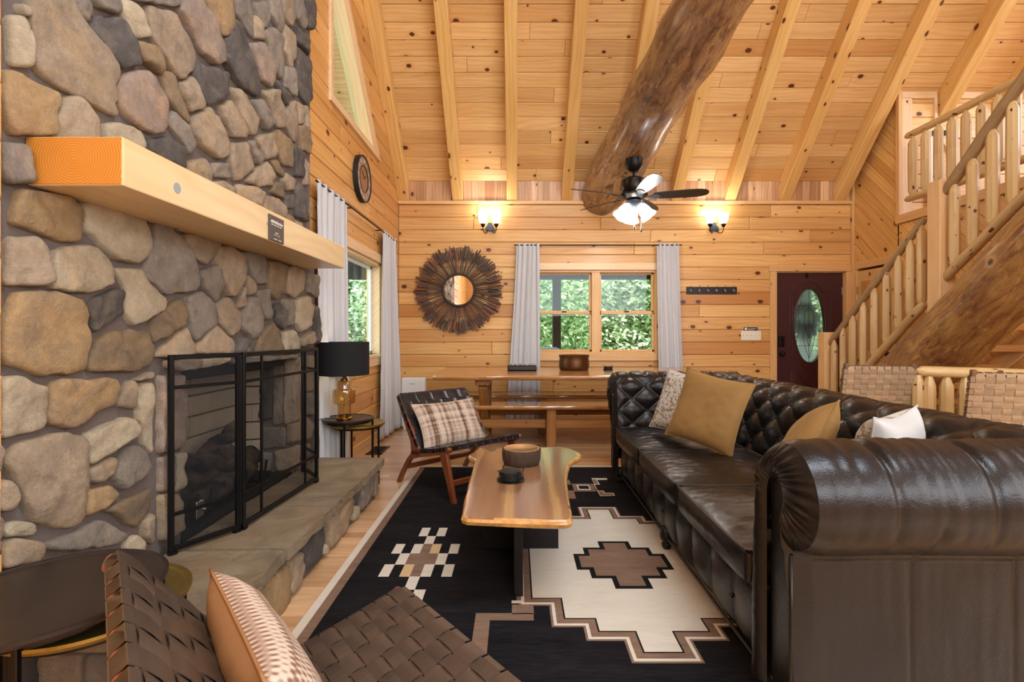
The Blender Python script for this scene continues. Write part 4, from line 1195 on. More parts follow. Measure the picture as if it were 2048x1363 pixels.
for a, b, k in ((-1.46, -1.33, 't'), (-1.32, -1.19, 'g'), (-1.18, -1.07, 'o')):
    stone([(a, .02), (b, .03), (b, .23), (a, .235)], lambda u, v, w: (u, 1.545 - w, v), .02, k, he)
    stone([(a, .02), (b, .03), (b, .23), (a, .235)], lambda u, v, w: (u, 3.70 + w, v), .02, k, he)

# mantel
mt = thing('mantel_beam', 'thick square pine beam mantel on the stone chimney', 'mantel', (-1.34, 2.5, 1.67))
MZ0, MZ1, MX, MY0, MY1 = 1.672, 1.822, -1.205, 1.53, 3.50
beam = obj('beam', Mesh().box(-1.50, MX, MY0, MY1, MZ0, MZ1), M_mant, mt, grain=(0, 1, 0), bevel=.006, seg=2)
eg = obj('end_grain', Mesh().box(-1.498, MX - .004, MY0 - .003, MY0 + .002, MZ0 + .004, MZ1 - .004), M_rings, mt)
uvl = eg.data.uv_layers.new(name='UVMap')
for lp in eg.data.loops:
    c = eg.data.vertices[lp.vertex_index].co
    uvl.data[lp.index].uv = (c.x + 1.352, c.z - 1.752)
for k, (py_, pz, r) in enumerate(((1.775, 1.735, .019), (2.42, 1.75, .008))):
    obj('filled_knot', Mesh().tube([(MX - .002, py_, pz), (MX + .0015, py_, pz)], r, 16), plain('filled_knot_grey' + str(k), '#9a9b9e', .5), mt)
# plaque
pl = thing('mantel_plaque', 'small dark printed plaque leaning on the front of the mantel', 'sign', (MX + .005, 2.17, 1.68))
pa, pb = P(539, 0, x=MX + .008)[1], P(568, 0, x=MX + .008)[1]
obj('board', Mesh().box(MX + .001, MX + .008, pa, pb, 1.676, 1.80), plain('plaque_dark', '#4b423d', .45), pl, bevel=.001)
tx = Mesh()
def bars(y0_, y1_, z, h, n, gap=.25):
    w = (y1_ - y0_) / n
    for i in range(n):
        if n > 4 and i % 4 == 3 and h < .006: continue
        tx.box(MX + .008, MX + .0088, y0_ + i * w + w * gap / 2, y0_ + (i + 1) * w - w * gap / 2, z, z + h * R.uniform(.75, 1.15))
L_ = pb - pa
bars(pa + L_ * .08, pb - L_ * .08, 1.763, .013, 9)
bars(pa + L_ * .12, pb - L_ * .12, 1.752, .005, 16)
bars(pa + L_ * .4, pb - L_ * .4, 1.716, .005, 4)
bars(pa + L_ * .3, pb - L_ * .3, 1.706, .003, 6)
bars(pa + L_ * .3, pb - L_ * .12, 1.684, .004, 8)
obj('lettering', tx, plain('plaque_lettering', '#d8d2c6', .6), pl)

# fire screen
fs = thing('fire_screen', 'black three-panel mesh fire screen standing on the hearth', 'fire screen', (-1.3, 2.6, .297))
def panel(a, b, bars_, z0=.31, z1=1.13):
    a = Vector(a); b = Vector(b); d = (b - a); L = d.length; d.normalize(); nrm = Vector((-d.y, d.x))
    def q(s, z, w=0): return (a.x + d.x * s + nrm.x * w, a.y + d.y * s + nrm.y * w, z)
    def bar(m, s0, s1, za, zb, t):
        v = [q(s, z, w) for s in (s0, s1) for z in (za, zb) for w in (-t, t)]
        m.add(v, [(0, 1, 3, 2), (4, 6, 7, 5), (0, 4, 5, 1), (2, 3, 7, 6), (0, 2, 6, 4), (1, 5, 7, 3)])
    m = Mesh(); F = .02
    bar(m, 0, F, z0, z1, .009); bar(m, L - F, L, z0, z1, .009); bar(m, F, L - F, z1 - F, z1, .009); bar(m, F, L - F, z0, z0 + F, .009)
    fr = obj('panel_frame', m, M_black, fs, bevel=.002)
    m = Mesh()
    bar(m, F, L - F, z1 - .145, z1 - .13, .006); bar(m, F, L - F, z0 + .145, z0 + .16, .006)
    for s in bars_: bar(m, s * L - .006, s * L + .006, z0 + F, z1 - F, .005)
    obj('crossbar', m, M_black, fr, bevel=.001)
    m = Mesh(); m.add([q(F, z0 + F, .002), q(L - F, z0 + F, .002), q(L - F, z1 - F, .002), q(F, z1 - F, .002)], [(0, 1, 2, 3)])
    o = obj('wire_mesh', m, M_wire, fr)
    uvl = o.data.uv_layers.new(name='UVMap')
    for lp in o.data.loops:
        k = lp.vertex_index
        uvl.data[lp.index].uv = ((0, L - F, L - F, 0)[k], (0, 0, z1 - z0, z1 - z0)[k])
    m = Mesh()
    bar(m, 0, .03, .297, z0, .011); bar(m, L - .03, L, .297, z0, .011)
    obj('foot', m, M_black, fr)
panel((-1.445, 2.075), (-1.292, 2.336), [])
panel((-1.288, 2.345), (-1.243, 3.12), [.21, .80])
panel((-1.250, 3.135), (-1.44, 3.36), [])
obj('hinge', Mesh().tube([(-1.288, 2.34, .33), (-1.288, 2.34, 1.12)], .006, 8).tube([(-1.245, 3.128, .33), (-1.245, 3.128, 1.12)], .006, 8), M_black, fs)
# ------------------------------------------------------------ rug
RX0, RX1, RY0, RY1 = -.912, 1.60, 1.50, 4.575
rug = thing('area_rug', 'black, cream and brown wool rug with stepped geometric motifs under the coffee table', 'rug', ((RX0 + RX1) / 2, 3.0, 0))
obj('cream_edge', Mesh().box(RX0, RX1, RY0, RY1, 0, .010), M_rugc, rug, bevel=.002)
obj('brown_border', Mesh().box(RX0 + .042, RX1 - .042, RY0 + .042, RY1 - .042, .002, .0112), M_rugb, rug)
obj('black_field', Mesh().box(RX0 + .088, RX1 - .088, RY0 + .075, RY1 - .072, .002, .0124), M_rugk, rug)
flat = lambda u, v, w: (u, v, w)
def stepped(cx, hw, d):
    """hw: list of (half width, y) pairs from bottom to top; returns outline grown by d."""
    r = []
    for (w, ya, yb) in hw:
        r.append((w + d, ya - d, yb + d))
    return r
CXM = .557
steps = [(.072, 1.893, 3.416), (.220, 2.026, 3.245), (.350, 2.118, 3.16), (.484, 2.280, 3.03)]
def steppoly(cx, steps, d):
    """outline of the union of nested rectangles."""
    right = []
    for w, ya, yb in steps:
        right.append((w + d, ya - d))
    pts = []
    prev = None
    for w, ya, yb in steps:                     # bottom right going out
        if prev is not None: pts.append((cx + prev, ya - d))
        pts.append((cx + w + d, ya - d)); prev = w + d
    for i in range(len(steps) - 1, -1, -1):
        w, ya, yb = steps[i]
        pts.append((cx + w + d, yb + d))
        if i > 0: pts.append((cx + steps[i - 1][0] + d, yb + d))
    left = [(2 * cx - x, y) for x, y in pts[::-1]]
    return pts + left
def slab(poly, z0, z1):
    m = Mesh(); n = len(poly)
    if area(poly) < 0: poly = poly[::-1]
    v = [(x, y, z0) for x, y in poly] + [(x, y, z1) for x, y in poly]
    f = [tuple(range(n, 2 * n))] + [(i, (i + 1) % n, n + (i + 1) % n, n + i) for i in range(n)]
    return m.add(v, f)
def layer(name, poly, z, mat):
    return obj(name, slab(poly, .008, z), mat, rug)
layer('medallion_band', steppoly(CXM, steps, .062), .0132, M_rugb)
layer('medallion_outline', steppoly(CXM, steps, .052), .0138, M_rugc)
layer('medallion_band', steppoly(CXM, steps, .038), .0144, M_rugb)
layer('medallion_outline', steppoly(CXM, steps, .007), .0148, M_rugk)
layer('medallion_field', steppoly(CXM, steps, .0), .0154, M_rugc)
ms = [(.063, 2.385, 2.87), (.160, 2.485, 2.785), (.222, 2.575, 2.705)]
layer('star_outline', steppoly(CXM, ms, .026), .0160, M_rugk)
layer('star', steppoly(CXM, ms, 0), .0166, M_rugb)
u = .0522
grid = ['..c.c..', '...c...', 'c.cbc.c', '.cbbbc.', 'c.cbc.c', '...c...', '..c.c..']
rows = [3.103, 2.976, 2.865, 2.742, 2.612, 2.482, 2.355, 2.23]
for cxm in (-.505, 1.62 - .0):
    if cxm > 1.2: continue
    for r, line in enumerate(grid):
        for c, chh in enumerate(line):
            if chh != '.':
                xa = cxm - .1827 + c * u
                edge = M_rugc if (c + r) % 3 else M_ruge
                layer('motif_square', [(xa, rows[r + 1]), (xa + u, rows[r + 1]), (xa + u, rows[r]), (xa, rows[r])], .0138, edge if chh == 'c' else M_rugb)
# corner bands at the near end and their mirror at the far end
layer('corner_band', [(-.175, 2.157), (CXM - .484 + .0, 2.157), (CXM - .484, 2.104), (-.112, 2.104), (-.112, 1.72), (-.175, 1.72)], .0136, M_rugb)
layer('corner_band', [(-.02, 2.225), (.075, 2.225), (.075, 2.15), (-.02, 2.15)], .0136, M_rugb)
layer('corner_outline', [(-.022, 2.258), (.075, 2.258), (.075, 2.238), (-.022, 2.238)], .0140, M_rugc)
layer('corner_band', [(.0, 2.25), (.075, 2.25), (.075, 3.05), (.0, 3.05)], .0134, M_rugb)
def fpoly(l, s=11.36, ox=1130, oy=920):
    return [P(ox + a / s, oy + b / s, z=.012)[:2] for a, b in l]
def snap(l):
    return l
layer('far_motif', fpoly([(155, 535), (625, 535), (712, 708), (212, 708)]), .0138, M_rugb)
layer('far_motif', fpoly([(255, 563), (540, 563), (592, 677), (308, 677)]), .0144, M_rugc)
layer('far_motif', fpoly([(298, 582), (524, 582), (558, 657), (328, 657)]), .0150, M_rugk)
layer('far_motif', fpoly([(600, 408), (952, 408), (962, 446), (722, 446), (795, 552), (672, 552)]), .0138, M_rugc)
layer('far_motif', fpoly([(622, 428), (698, 440), (760, 538), (672, 538)]), .0144, M_rugb)
layer('far_motif', fpoly([(638, 538), (668, 538), (745, 690), (872, 690), (908, 742), (1108, 742), (1134, 806), (800, 814)]), .0138, M_ruge)
layer('far_motif', fpoly([(760, 706), (850, 706), (888, 760), (1090, 760), (1110, 800), (806, 806)]), .0144, M_rugb)
layer('far_motif', fpoly([(20, 440), (88, 440), (145, 552), (30, 552)]), .0138, M_rugb)
layer('far_motif', fpoly([(60, 690), (200, 690), (250, 870), (80, 872)]), .0138, M_rugb)

# ------------------------------------------------------------ coffee table
ct = thing('coffee_table', 'live-edge walnut slab coffee table on a crossed black base', 'coffee table', (.02, 2.7, 0.0124))
TZ = .45
edge_px = [(922, 1033), (931, 990), (940, 957), (948, 930), (950, 917), (938, 912), (936, 908), (952, 902), (958, 893), (972, 897), (984, 903), (992, 896), (1004, 894), (1030, 894), (1056, 894), (1078, 894), (1100, 893), (1122, 892), (1145, 897), (1164, 907), (1160, 913), (1150, 915), (1140, 925), (1135, 938), (1133, 957), (1136, 985), (1141, 1013), (1145, 1040), (1100, 1040), (1033, 1038), (975, 1036)]
tp = [P(a, b, z=TZ)[:2] for a, b in edge_px]
tp = chaikin(densify(tp, .07), 1)
if area(tp) < 0: tp = tp[::-1]
n = len(tp); m = Mesh()
v = []
for dz, d in ((-.042, .018), (-.034, .004), (-.018, -.003), (-.006, .002), (0, .009)):
    q = inset(tp, d)
    v += [(x + .004 * noise.noise(Vector((x * 9, y * 9, dz * 40))), y + .004 * noise.noise(Vector((x * 9, y * 9, dz * 40 + 5))), TZ + dz) for x, y in q]
f = []
for r in range(4):
    for i in range(n):
        f.append((r * n + i, r * n + (i + 1) % n, (r + 1) * n + (i + 1) % n, (r + 1) * n + i))
f.append(tuple(4 * n + i for i in range(n))); f.append(tuple(range(n - 1, -1, -1)))
ctop = obj('tabletop', m.add(v, f), [M_walnut, M_sap], ct, grain=(0, 1, 0))
for p in ctop.data.polygons:
    if abs(p.normal.z) < .8: p.material_index = 1
obj('base_panel', Mesh().box(-.012, .030, 2.29, 3.12, .0128, TZ - .042), M_char, ct, bevel=.003)
obj('base_panel', Mesh().box(-.185, -.012, 2.80, 2.85, .0128, TZ - .042).box(.030, .235, 2.80, 2.85, .0128, TZ - .042), M_char, ct, bevel=.003)
# log-slice bowl
bc = (.03, 2.96, TZ)
bo = thing('log_bowl', 'shallow wooden bowl with bark left on its side, on the coffee table', 'bowl', bc)
m = Mesh(); nn = 48
prof = [(.096, 0), (.104, .004), (.110, .03), (.112, .07), (.110, .088), (.107, .092)]
v = []
for r, z in prof:
    for k in range(nn):
        t = 2 * PI * k / nn
        rr = r + .004 * noise.noise(Vector((math.cos(t) * 4, math.sin(t) * 4, z * 18))) + (.003 if k % 6 else -.002) * (1 if .01 < z < .09 else 0)
        v.append((bc[0] + rr * math.cos(t), bc[1] + rr * math.sin(t), TZ + z))
f = [(i * nn + k, i * nn + (k + 1) % nn, (i + 1) * nn + (k + 1) % nn, (i + 1) * nn + k) for i in range(5) for k in range(nn)]
f.append(tuple(range(nn - 1, -1, -1)))
obj('bark_side', m.add(v, f), M_bbark, bo, smooth=True)
obj('bowl_inside', Mesh().lathe([(.1065, .0915), (.104, .094), (.097, .092), (.092, .08), (.08, .05), (.05, .036), (.001, .033)], bc, 40), M_bowlin, bo, grain=(1, 0, 0), smooth=True)
# coaster set
cc = (-.03, 2.62, TZ)
cs = thing('coaster_set', 'stack of round black coasters in a wire holder, on the near coffee table', 'coasters', cc)
obj('holder_base', Mesh().lathe([(.07, 0), (.073, .002), (.073, .006), (.069, .008), (.001, .008)], cc, 32), M_black, cs, smooth_angle=.6)
for i in range(5):
    obj('coaster', Mesh().lathe([(.054, .0085 + i * .0088), (.057, .010 + i * .0088), (.057, .0150 + i * .0088), (.054, .0165 + i * .0088), (.001, .0165 + i * .0088)], (cc[0] + R.uniform(-.003, .003), cc[1] + R.uniform(-.002, .002), TZ), 28), M_blackm, cs, smooth_angle=.6)
m = Mesh()
for t in (.3, 2.2, 3.6, 5.3):
    p = lambda r, z: (cc[0] + r * math.cos(t), cc[1] + r * math.sin(t), TZ + z)
    m.tube(smoothpath([p(.068, .005), p(.066, .03), p(.066, .055), p(.072, .062), p(.075, .052)]), .002, 6)
obj('wire_prong', m, M_black, cs)

# ------------------------------------------------------------ chesterfield sofa
so = thing('chesterfield_sofa', 'deep-buttoned dark brown leather chesterfield sofa with rolled arms', 'sofa', (1.3, 2.85, 0))
S0X, S1X = .80, 1.86
ZR, RR = .735, .155
def profile(cr, outer, zlow=.16, zin=.30):
    """rolled section (a outward, z): starts inside at the seat, over the roll, down outside."""
    pts = []
    for i in range(9):
        t = i / 8
        pts.append((.0 + (cr - RR) * t ** 1.6, zin + (ZR - zin) * t))
    for i in range(1, 29):
        th = PI - (PI + math.radians(78)) * i / 28
        pts.append((cr + RR * math.cos(th), ZR + RR * math.sin(th)))
    pts.append((outer + .012, ZR - RR - .004))
    pts.append((outer, ZR - RR - .02))
    pts.append((outer, .35)); pts.append((outer, zlow))
    return pts
def arc_table(pts):
    L = [0]
    for a, b in zip(pts[:-1], pts[1:]): L.append(L[-1] + math.hypot(b[0] - a[0], b[1] - a[1]))
    return L
def at_len(pts, L, s):
    s = min(max(s, 0), L[-1])
    for i in range(len(L) - 1):
        if s <= L[i + 1] or i == len(L) - 2:
            t = (s - L[i]) / max(L[i + 1] - L[i], 1e-6)
            a, b = pts[i], pts[i + 1]
            d = (b[0] - a[0], b[1] - a[1]); l = math.hypot(*d) or 1
            return (a[0] + d[0] * t, a[1] + d[1] * t), (d[0] / l, d[1] / l)
def tuft(u, v, pu, pv):
    a = u / pu + v / pv; b = u / pu - v / pv
    f = abs(math.sin(PI * a)) ** .55 * abs(math.sin(PI * b)) ** .55
    return f
def rolled(name, length, mapfn, prof, pu, pv, tuft_to, nu, nv, parent=so, amp=.034, off=0.0, seams=(), fold=None):
    L = arc_table(prof); tot = L[-1]
    m = Mesh(); v = []
    for j in range(nv):
        s = tot * (j / (nv - 1)) if j else 0
        (a, z), (da, dz) = at_len(prof, L, s)
        for i in range(nu):
            x = length * i / (nu - 1)
            fade = min(1, max(0, (tuft_to - s) / .10))
            k = tuft(x + off, s - .10, pu, pv) if fade > 0 else 0
            h = amp * k * fade - amp * .5 * fade
            if fade < 1:                                   # fold lines running on over the roll
                fw, fo = fold or (pu * .5, 0.0)
                q = ((x + off - fo) / fw) % 1.0
                g = min(q, 1 - q) * fw
                over = max(0, min(1, 1 - (s - tuft_to) / .42))
                h += (1 - fade) * (.012 - .022 * math.exp(-(g / .014) ** 2) * over)
                h += (1 - fade) * (.3 + over) * .0045 * noise.noise(Vector((x * 34, s * 4, 2))) * (.4 + .6 * abs(math.sin(q * PI)) )
            for sx in seams:
                if s > tuft_to + .3: h -= .004 * math.exp(-((x - sx) / .006) ** 2)
            h += .004 * noise.noise(Vector((x * 6, s * 6, 1.3)))
            h *= min(1.0, x / .05 + .0)
            v.append(mapfn(x, a + h * (-dz), z + h * da))
    f = [(j * nu + i, j * nu + i + 1, (j + 1) * nu + i + 1, (j + 1) * nu + i) for j in range(nv - 1) for i in range(nu - 1)]
    return m.add(v, f), L
def buttons(length, mapfn, prof, pu, pv, tuft_to, parent, off=0.0):
    L = arc_table(prof)
    j = 0
    s = .10 - pv
    rows_ = []
    k = -2
    while .10 + k * pv / 2 < tuft_to:
        s = .10 + k * pv / 2
        if s > .04:
            x0 = (0 if k % 2 == 0 else pu / 2) - off
            x = x0
            while x < length:
                if .02 < x < length - .02:
                    (a, z), (da, dz) = at_len(prof, L, s)
                    a2, z2 = a + (-dz) * (-.017), z + da * (-.017)
                    c = mapfn(x, a2, z2)
                    obj('button', Mesh().ball(c, .011, 6), M_leath, parent, smooth=True)
                x += pu
        k += 1
# arms run along x; near arm outward is -y, far arm outward is +y
parm = profile(.20, .23)
for side_, base in ((-1, 1.70), (1, 4.0)):
    mp = (lambda x, a, z, base=base, side_=side_: (S0X + .015 + x, base + side_ * a, z))
    m, L = rolled('arm', 1.03, mp, parm, .24, .20, .66, 190, 150, seams=(.335, .637), fold=(.27, .215) if side_ < 0 else None)
    arm = obj('arm', m, M_leath, so, smooth=True)
    if side_ == 1: buttons(1.03, mp, parm, .24, .20, .55, arm)
    # front scroll
    outer = []
    Lx = arc_table(parm)
    key = [0, .08, .16, .25, .35, .43]
    prof = [(0, .10)] + [p for p in parm]
    prof = prof[:-2] + [(.23, .35), (.23, .10)]
    Lp = arc_table(prof)
    inner = [(.10, .10), (.10, .55), (.10, .72)] + [(.16 + .06 * math.cos(PI - PI * i / 12), .72 + .06 * math.sin(PI - PI * i / 12)) for i in range(1, 13)] + [(.222, .66), (.223, .60), (.225, .50), (.226, .10)]
    Li = arc_table(inner)
    # matched stations: both outlines by fraction on key stretches
    so_ = [0, Lp[1] + (Lp[9] - Lp[1]), Lp[9 + 14], Lp[9 + 28], Lp[-3], Lp[-1]]
    si_ = [0, Li[2], Li[8], Li[14], Li[16], Li[-1]]
    cnt = [30, 50, 50, 8, 20]
    pairs = []
    for k in range(5):
        for q in range(cnt[k]):
            t = q / cnt[k]
            pairs.append((so_[k] + (so_[k + 1] - so_[k]) * t, si_[k] + (si_[k + 1] - si_[k]) * t, k))
    pairs.append((so_[-1], si_[-1], 4))
    nr = 12; v = []
    for r in range(nr):
        t = r / (nr - 1)
        for a_, b_, k in pairs:
            (oa_, oz_), _ = at_len(prof, Lp, a_); (ia, iz), _ = at_len(inner, Li, b_)
            w = math.hypot(oa_ - ia, oz_ - iz)
            bul = math.sin(PI * min(1, .5 + t * .5)) if False else math.cos(PI / 2 * t)
            arch = 1.0 if k in (1, 2) else .25
            pl_ = math.sin(a_ * 190 + 2 * math.sin(a_ * 37)) * .006 * math.sin(PI * t) * arch
            dep = .015 - .05 * math.sin(PI * (t * .78 + .0)) * min(1, w / .05) + (.018 * t)
            v.append((S0X + dep + pl_, base + side_ * (oa_ + (ia - oa_) * t), oz_ + (iz - oz_) * t))
    nn_ = len(pairs)
    f = [(r * nn_ + i, r * nn_ + i + 1, (r + 1) * nn_ + i + 1, (r + 1) * nn_ + i) for r in range(nr - 1) for i in range(nn_ - 1)]
    obj('scroll_ruffle', Mesh().add(v, f), M_leath, arm, smooth=True)
    ipoly = [(a, z) for a, z in inner]
    pan = Mesh().prism(ipoly, lambda u, v_, w: (S0X + .024 - w, base + side_ * u, v_), .012, .006)
    obj('front_panel', pan, M_leath, arm)
    for k_ in (.226, .234):
        obj('piping', Mesh().tube([(S0X + .006, base + side_ * k_, .10), (S0X + .006, base + side_ * k_, .57)], .004, 8), M_leath, arm, smooth=True)
    for sx in (.335, .637):
        obj('seam', Mesh().tube([(S0X + .015 + sx, base + side_ * .2315, .12), (S0X + .015 + sx, base + side_ * .2325, .575)], .0035, 8), plain('seam_edge' + str(sx) + str(side_), '#4a4644', .3), arm, smooth=True)
# back: runs along y, outward +x
pback = profile(.22, .26, zin=.32)
mp = lambda x, a, z: (1.50 + a, 1.47 + x, z)
m, L = rolled('back', 2.76, mp, pback, .24, .20, .70, 300, 140)
bk = obj('back', m, M_leath, so, smooth=True)
buttons(2.76, mp, pback, .24, .20, .60, bk)
m, L = None, None
for yy, s_ in ((1.47, -1), (4.23, 1)):
    poly = [(1.50 + a, z) for a, z in pback] + [(1.5, .16)]
    mm_ = Mesh(); c = (1.72, .60)
    v = [(a, yy, z) for a, z in poly] + [(c[0], yy + s_ * .03, c[1])]
    obj('back_end', mm_.add(v, [(i, (i + 1) % len(poly), len(poly)) for i in range(len(poly))]), M_leath, so)
# frame
obj('seat_base', Mesh().box(.86, 1.80, 1.62, 4.05, .12, .34), M_leath, so, bevel=.01)
def railfn(u, v_):
    yv = 1.70 + 2.30 * u; z = .085 + .27 * v_
    pl_ = abs(math.sin(PI * (yv - 1.70) / .23)) ** .5
    edge = math.sin(PI * v_) ** .4 if 0 < v_ < 1 else 0
    return (.860 - .042 * edge * (.35 + .65 * pl_) + .004 * noise.noise(Vector((yv * 8, z * 8, 0))), yv, z)
obj('front_rail', Mesh().grid(300, 20, railfn), M_leath, so, smooth=True)
obj('rail_piping', Mesh().tube([(.822, 1.70 + 2.3 * i / 40, .352 + .003 * math.sin(i)) for i in range(41)], .009, 8).tube([(.835, 1.70 + 2.3 * i / 40, .088) for i in range(41)], .007, 8), M_leath, so, smooth=True)
for i in range(1, 10, 2):
    obj('button', Mesh().ball((.832, 1.70 + .23 * i, .21), .009, 6), M_leath, so, smooth=True)
def cushion(x0, x1, y0, y1, z0, z1, crown, name='seat_cushion'):
    m = Mesh(); nu, nv = 60, 60
    def sheet(top):
        def fn(u, v_):
            # rounded rectangle footprint
            x = -1 + 2 * u; y = -1 + 2 * v_
            e = max(abs(x), abs(y))
            k = (1 - abs(x) ** 14) * (1 - abs(y) ** 14)
            X = (x0 + x1) / 2 + (x1 - x0) / 2 * x * (1 - .025 * abs(y) ** 6)
            Y = (y0 + y1) / 2 + (y1 - y0) / 2 * y * (1 - .02 * abs(x) ** 6)
            if top:
                z = z1 + crown * (1 - x * x) ** .8 * (1 - y * y) ** .8
                r = .0045 * noise.noise(Vector((X * 9, Y * 26, 3))) + .0030 * noise.noise(Vector((X * 24, Y * 70, 8)))
                z += r * min(1, (1 - e) * 8)
            else:
                z = z0
            return (X, Y, z)
        return fn
    m.grid(nu, nv, sheet(True))
    def side_(u, v_):
        s = u * 4; k = int(s) % 4; fq = s - int(s)
        c = [(0, 0), (1, 0), (1, 1), (0, 1)]
        p = c[k]; q = c[(k + 1) % 4]
        a = sheet(True)(p[0] + (q[0] - p[0]) * fq, p[1] + (q[1] - p[1]) * fq)
        nx = (0, 1, 0, -1)[k]; ny = (-1, 0, 1, 0)[k]
        b = .014 * math.sin(PI * v_) * (min(1, 8 * fq * (1 - fq)))
        b += .003 * noise.noise(Vector((a[0] * 30, a[1] * 30, v_ * 3))) * math.sin(PI * v_)
        return (a[0] + nx * b, a[1] + ny * b, z1 + (z0 - z1) * v_)
    m.grid(160, 10, side_, wrap_u=True)
    o = obj(name, m, M_leath, so, smooth=True)
    pts = []
    for i in range(81):
        s = (i % 80) / 20; k = int(s) % 4; fq = s - int(s)
        c = [(0, 0), (1, 0), (1, 1), (0, 1)]; p = c[k]; q = c[(k + 1) % 4]
        a = sheet(True)(p[0] + (q[0] - p[0]) * fq, p[1] + (q[1] - p[1]) * fq)
        pts.append((a[0] - (a[0] > 1.1) * .002, a[1], a[2] + .001))
    obj('piping', Mesh().tube(pts, .0065, 8, False), M_leath, o, smooth=True)
    return o
for a, b in ((1.715, 2.472), (2.478, 3.238), (3.244, 3.99)):
    cushion(.785, 1.50, a, b, .362, .468, .045)
for (fx, fy) in ((.84, 4.05), (.84, 2.80), (.84, 1.60), (1.78, 4.06), (1.78, 2.80), (1.78, 1.62)):
    onrug = fx < RX1 and fy < RY1
    z = .0125 if onrug else .0
    obj('leg', Mesh().lathe([(.014, 0), (.020, .006), (.026, .02), (.028, .034), (.020, .044), (.034, .058), (.038, .085), (.030, .10), (.034, .12)], (fx, fy, z), 16), M_char, so, smooth=True)

# ------------------------------------------------------------ cushions
def pillow(name, label, center, normal, up, w, h, t, mats, group=None, corner=.0, seed=0, cat='cushion', pinch=.09):
    """pillow whose front faces `normal`; parts: cover_front, cover_back, seam."""
    c = Vector(center); nrm = Vector(normal).normalized(); upv = Vector(up); upv = (upv - nrm * upv.dot(nrm)).normalized(); rt = upv.cross(nrm)
    th = thing(name, label, cat, center, 0, group)
    def pos(u, v_, s):
        x = -1 + 2 * u; y = -1 + 2 * v_
        pin = 1 - pinch * (1 - abs(y) ** 2) * abs(x) ** 3
        piy = 1 - pinch * (1 - abs(x) ** 2) * abs(y) ** 3
        k = max(0, (1 - x ** 4) * (1 - y ** 4)) ** .62
        k2 = k * t / 2 * (1 + .06 * noise.noise(Vector((x * 1.5, y * 1.5, seed))))
        wr = .004 * noise.noise(Vector((x * 4, y * 5, seed + 3))) * k
        cn = .5 + .5 * max(abs(x), abs(y)) ** 3
        return c + rt * (x * w / 2 * pin) + upv * (y * h / 2 * piy) + nrm * (s * (k2 + wr))
    n = 34
    for s, nm, mt_ in ((1, 'cover_front', mats[0]), (-1, 'cover_back', mats[1])):
        m = Mesh().grid(n, n, lambda u, v_: pos(u, v_, s))
        o = obj(nm, m, mt_, th, smooth=True)
        uvl = o.data.uv_layers.new(name='UVMap')
        for lp in o.data.loops:
            k = lp.vertex_index
            uvl.data[lp.index].uv = ((k % n) / (n - 1) * w, (k // n) / (n - 1) * h)
    pts = []
    for i in range(65):
        s = (i % 64) / 16; k = int(s) % 4; f = s - int(s)
        cc_ = [(0, 0), (1, 0), (1, 1), (0, 1)]; p = cc_[k]; q = cc_[(k + 1) % 4]
        pts.append(pos(p[0] + (q[0] - p[0]) * f, p[1] + (q[1] - p[1]) * f, 0))
    obj('seam', Mesh().tube(pts, .004, 6, False), mats[1], th, smooth=True)
    return th
pillow('throw_pillow', 'square ochre velvet cushion leaning in the middle of the sofa, nearest the dining table', (1.18, 3.08, .745), (-.72, -.62, .30), (.40, .10, 1), .46, .46, .13, (M_velvet, M_velvet), seed=1)
pillow('throw_pillow', 'white textured cushion standing behind the ochre velvet cushion at the far sofa arm', (1.15, 3.44, .735), (-.72, -.50, .32), (.34, .1, 1), .44, .44, .12, (M_lace, M_white), seed=2)
pillow('throw_pillow', 'ochre velvet cushion half hidden by the near sofa arm, beside the white cushion', (1.30, 2.28, .68), (-.75, .35, .42), (.1, .35, 1), .44, .44, .15, (M_velvet, M_velvet), seed=3)
pillow('throw_pillow', 'white cushion with lace border peeping over the near sofa arm', (1.40, 1.90, .735), (-.55, .80, .2), (-.10, .1, 1), .40, .40, .16, (M_lace, M_white), seed=4, pinch=.16)

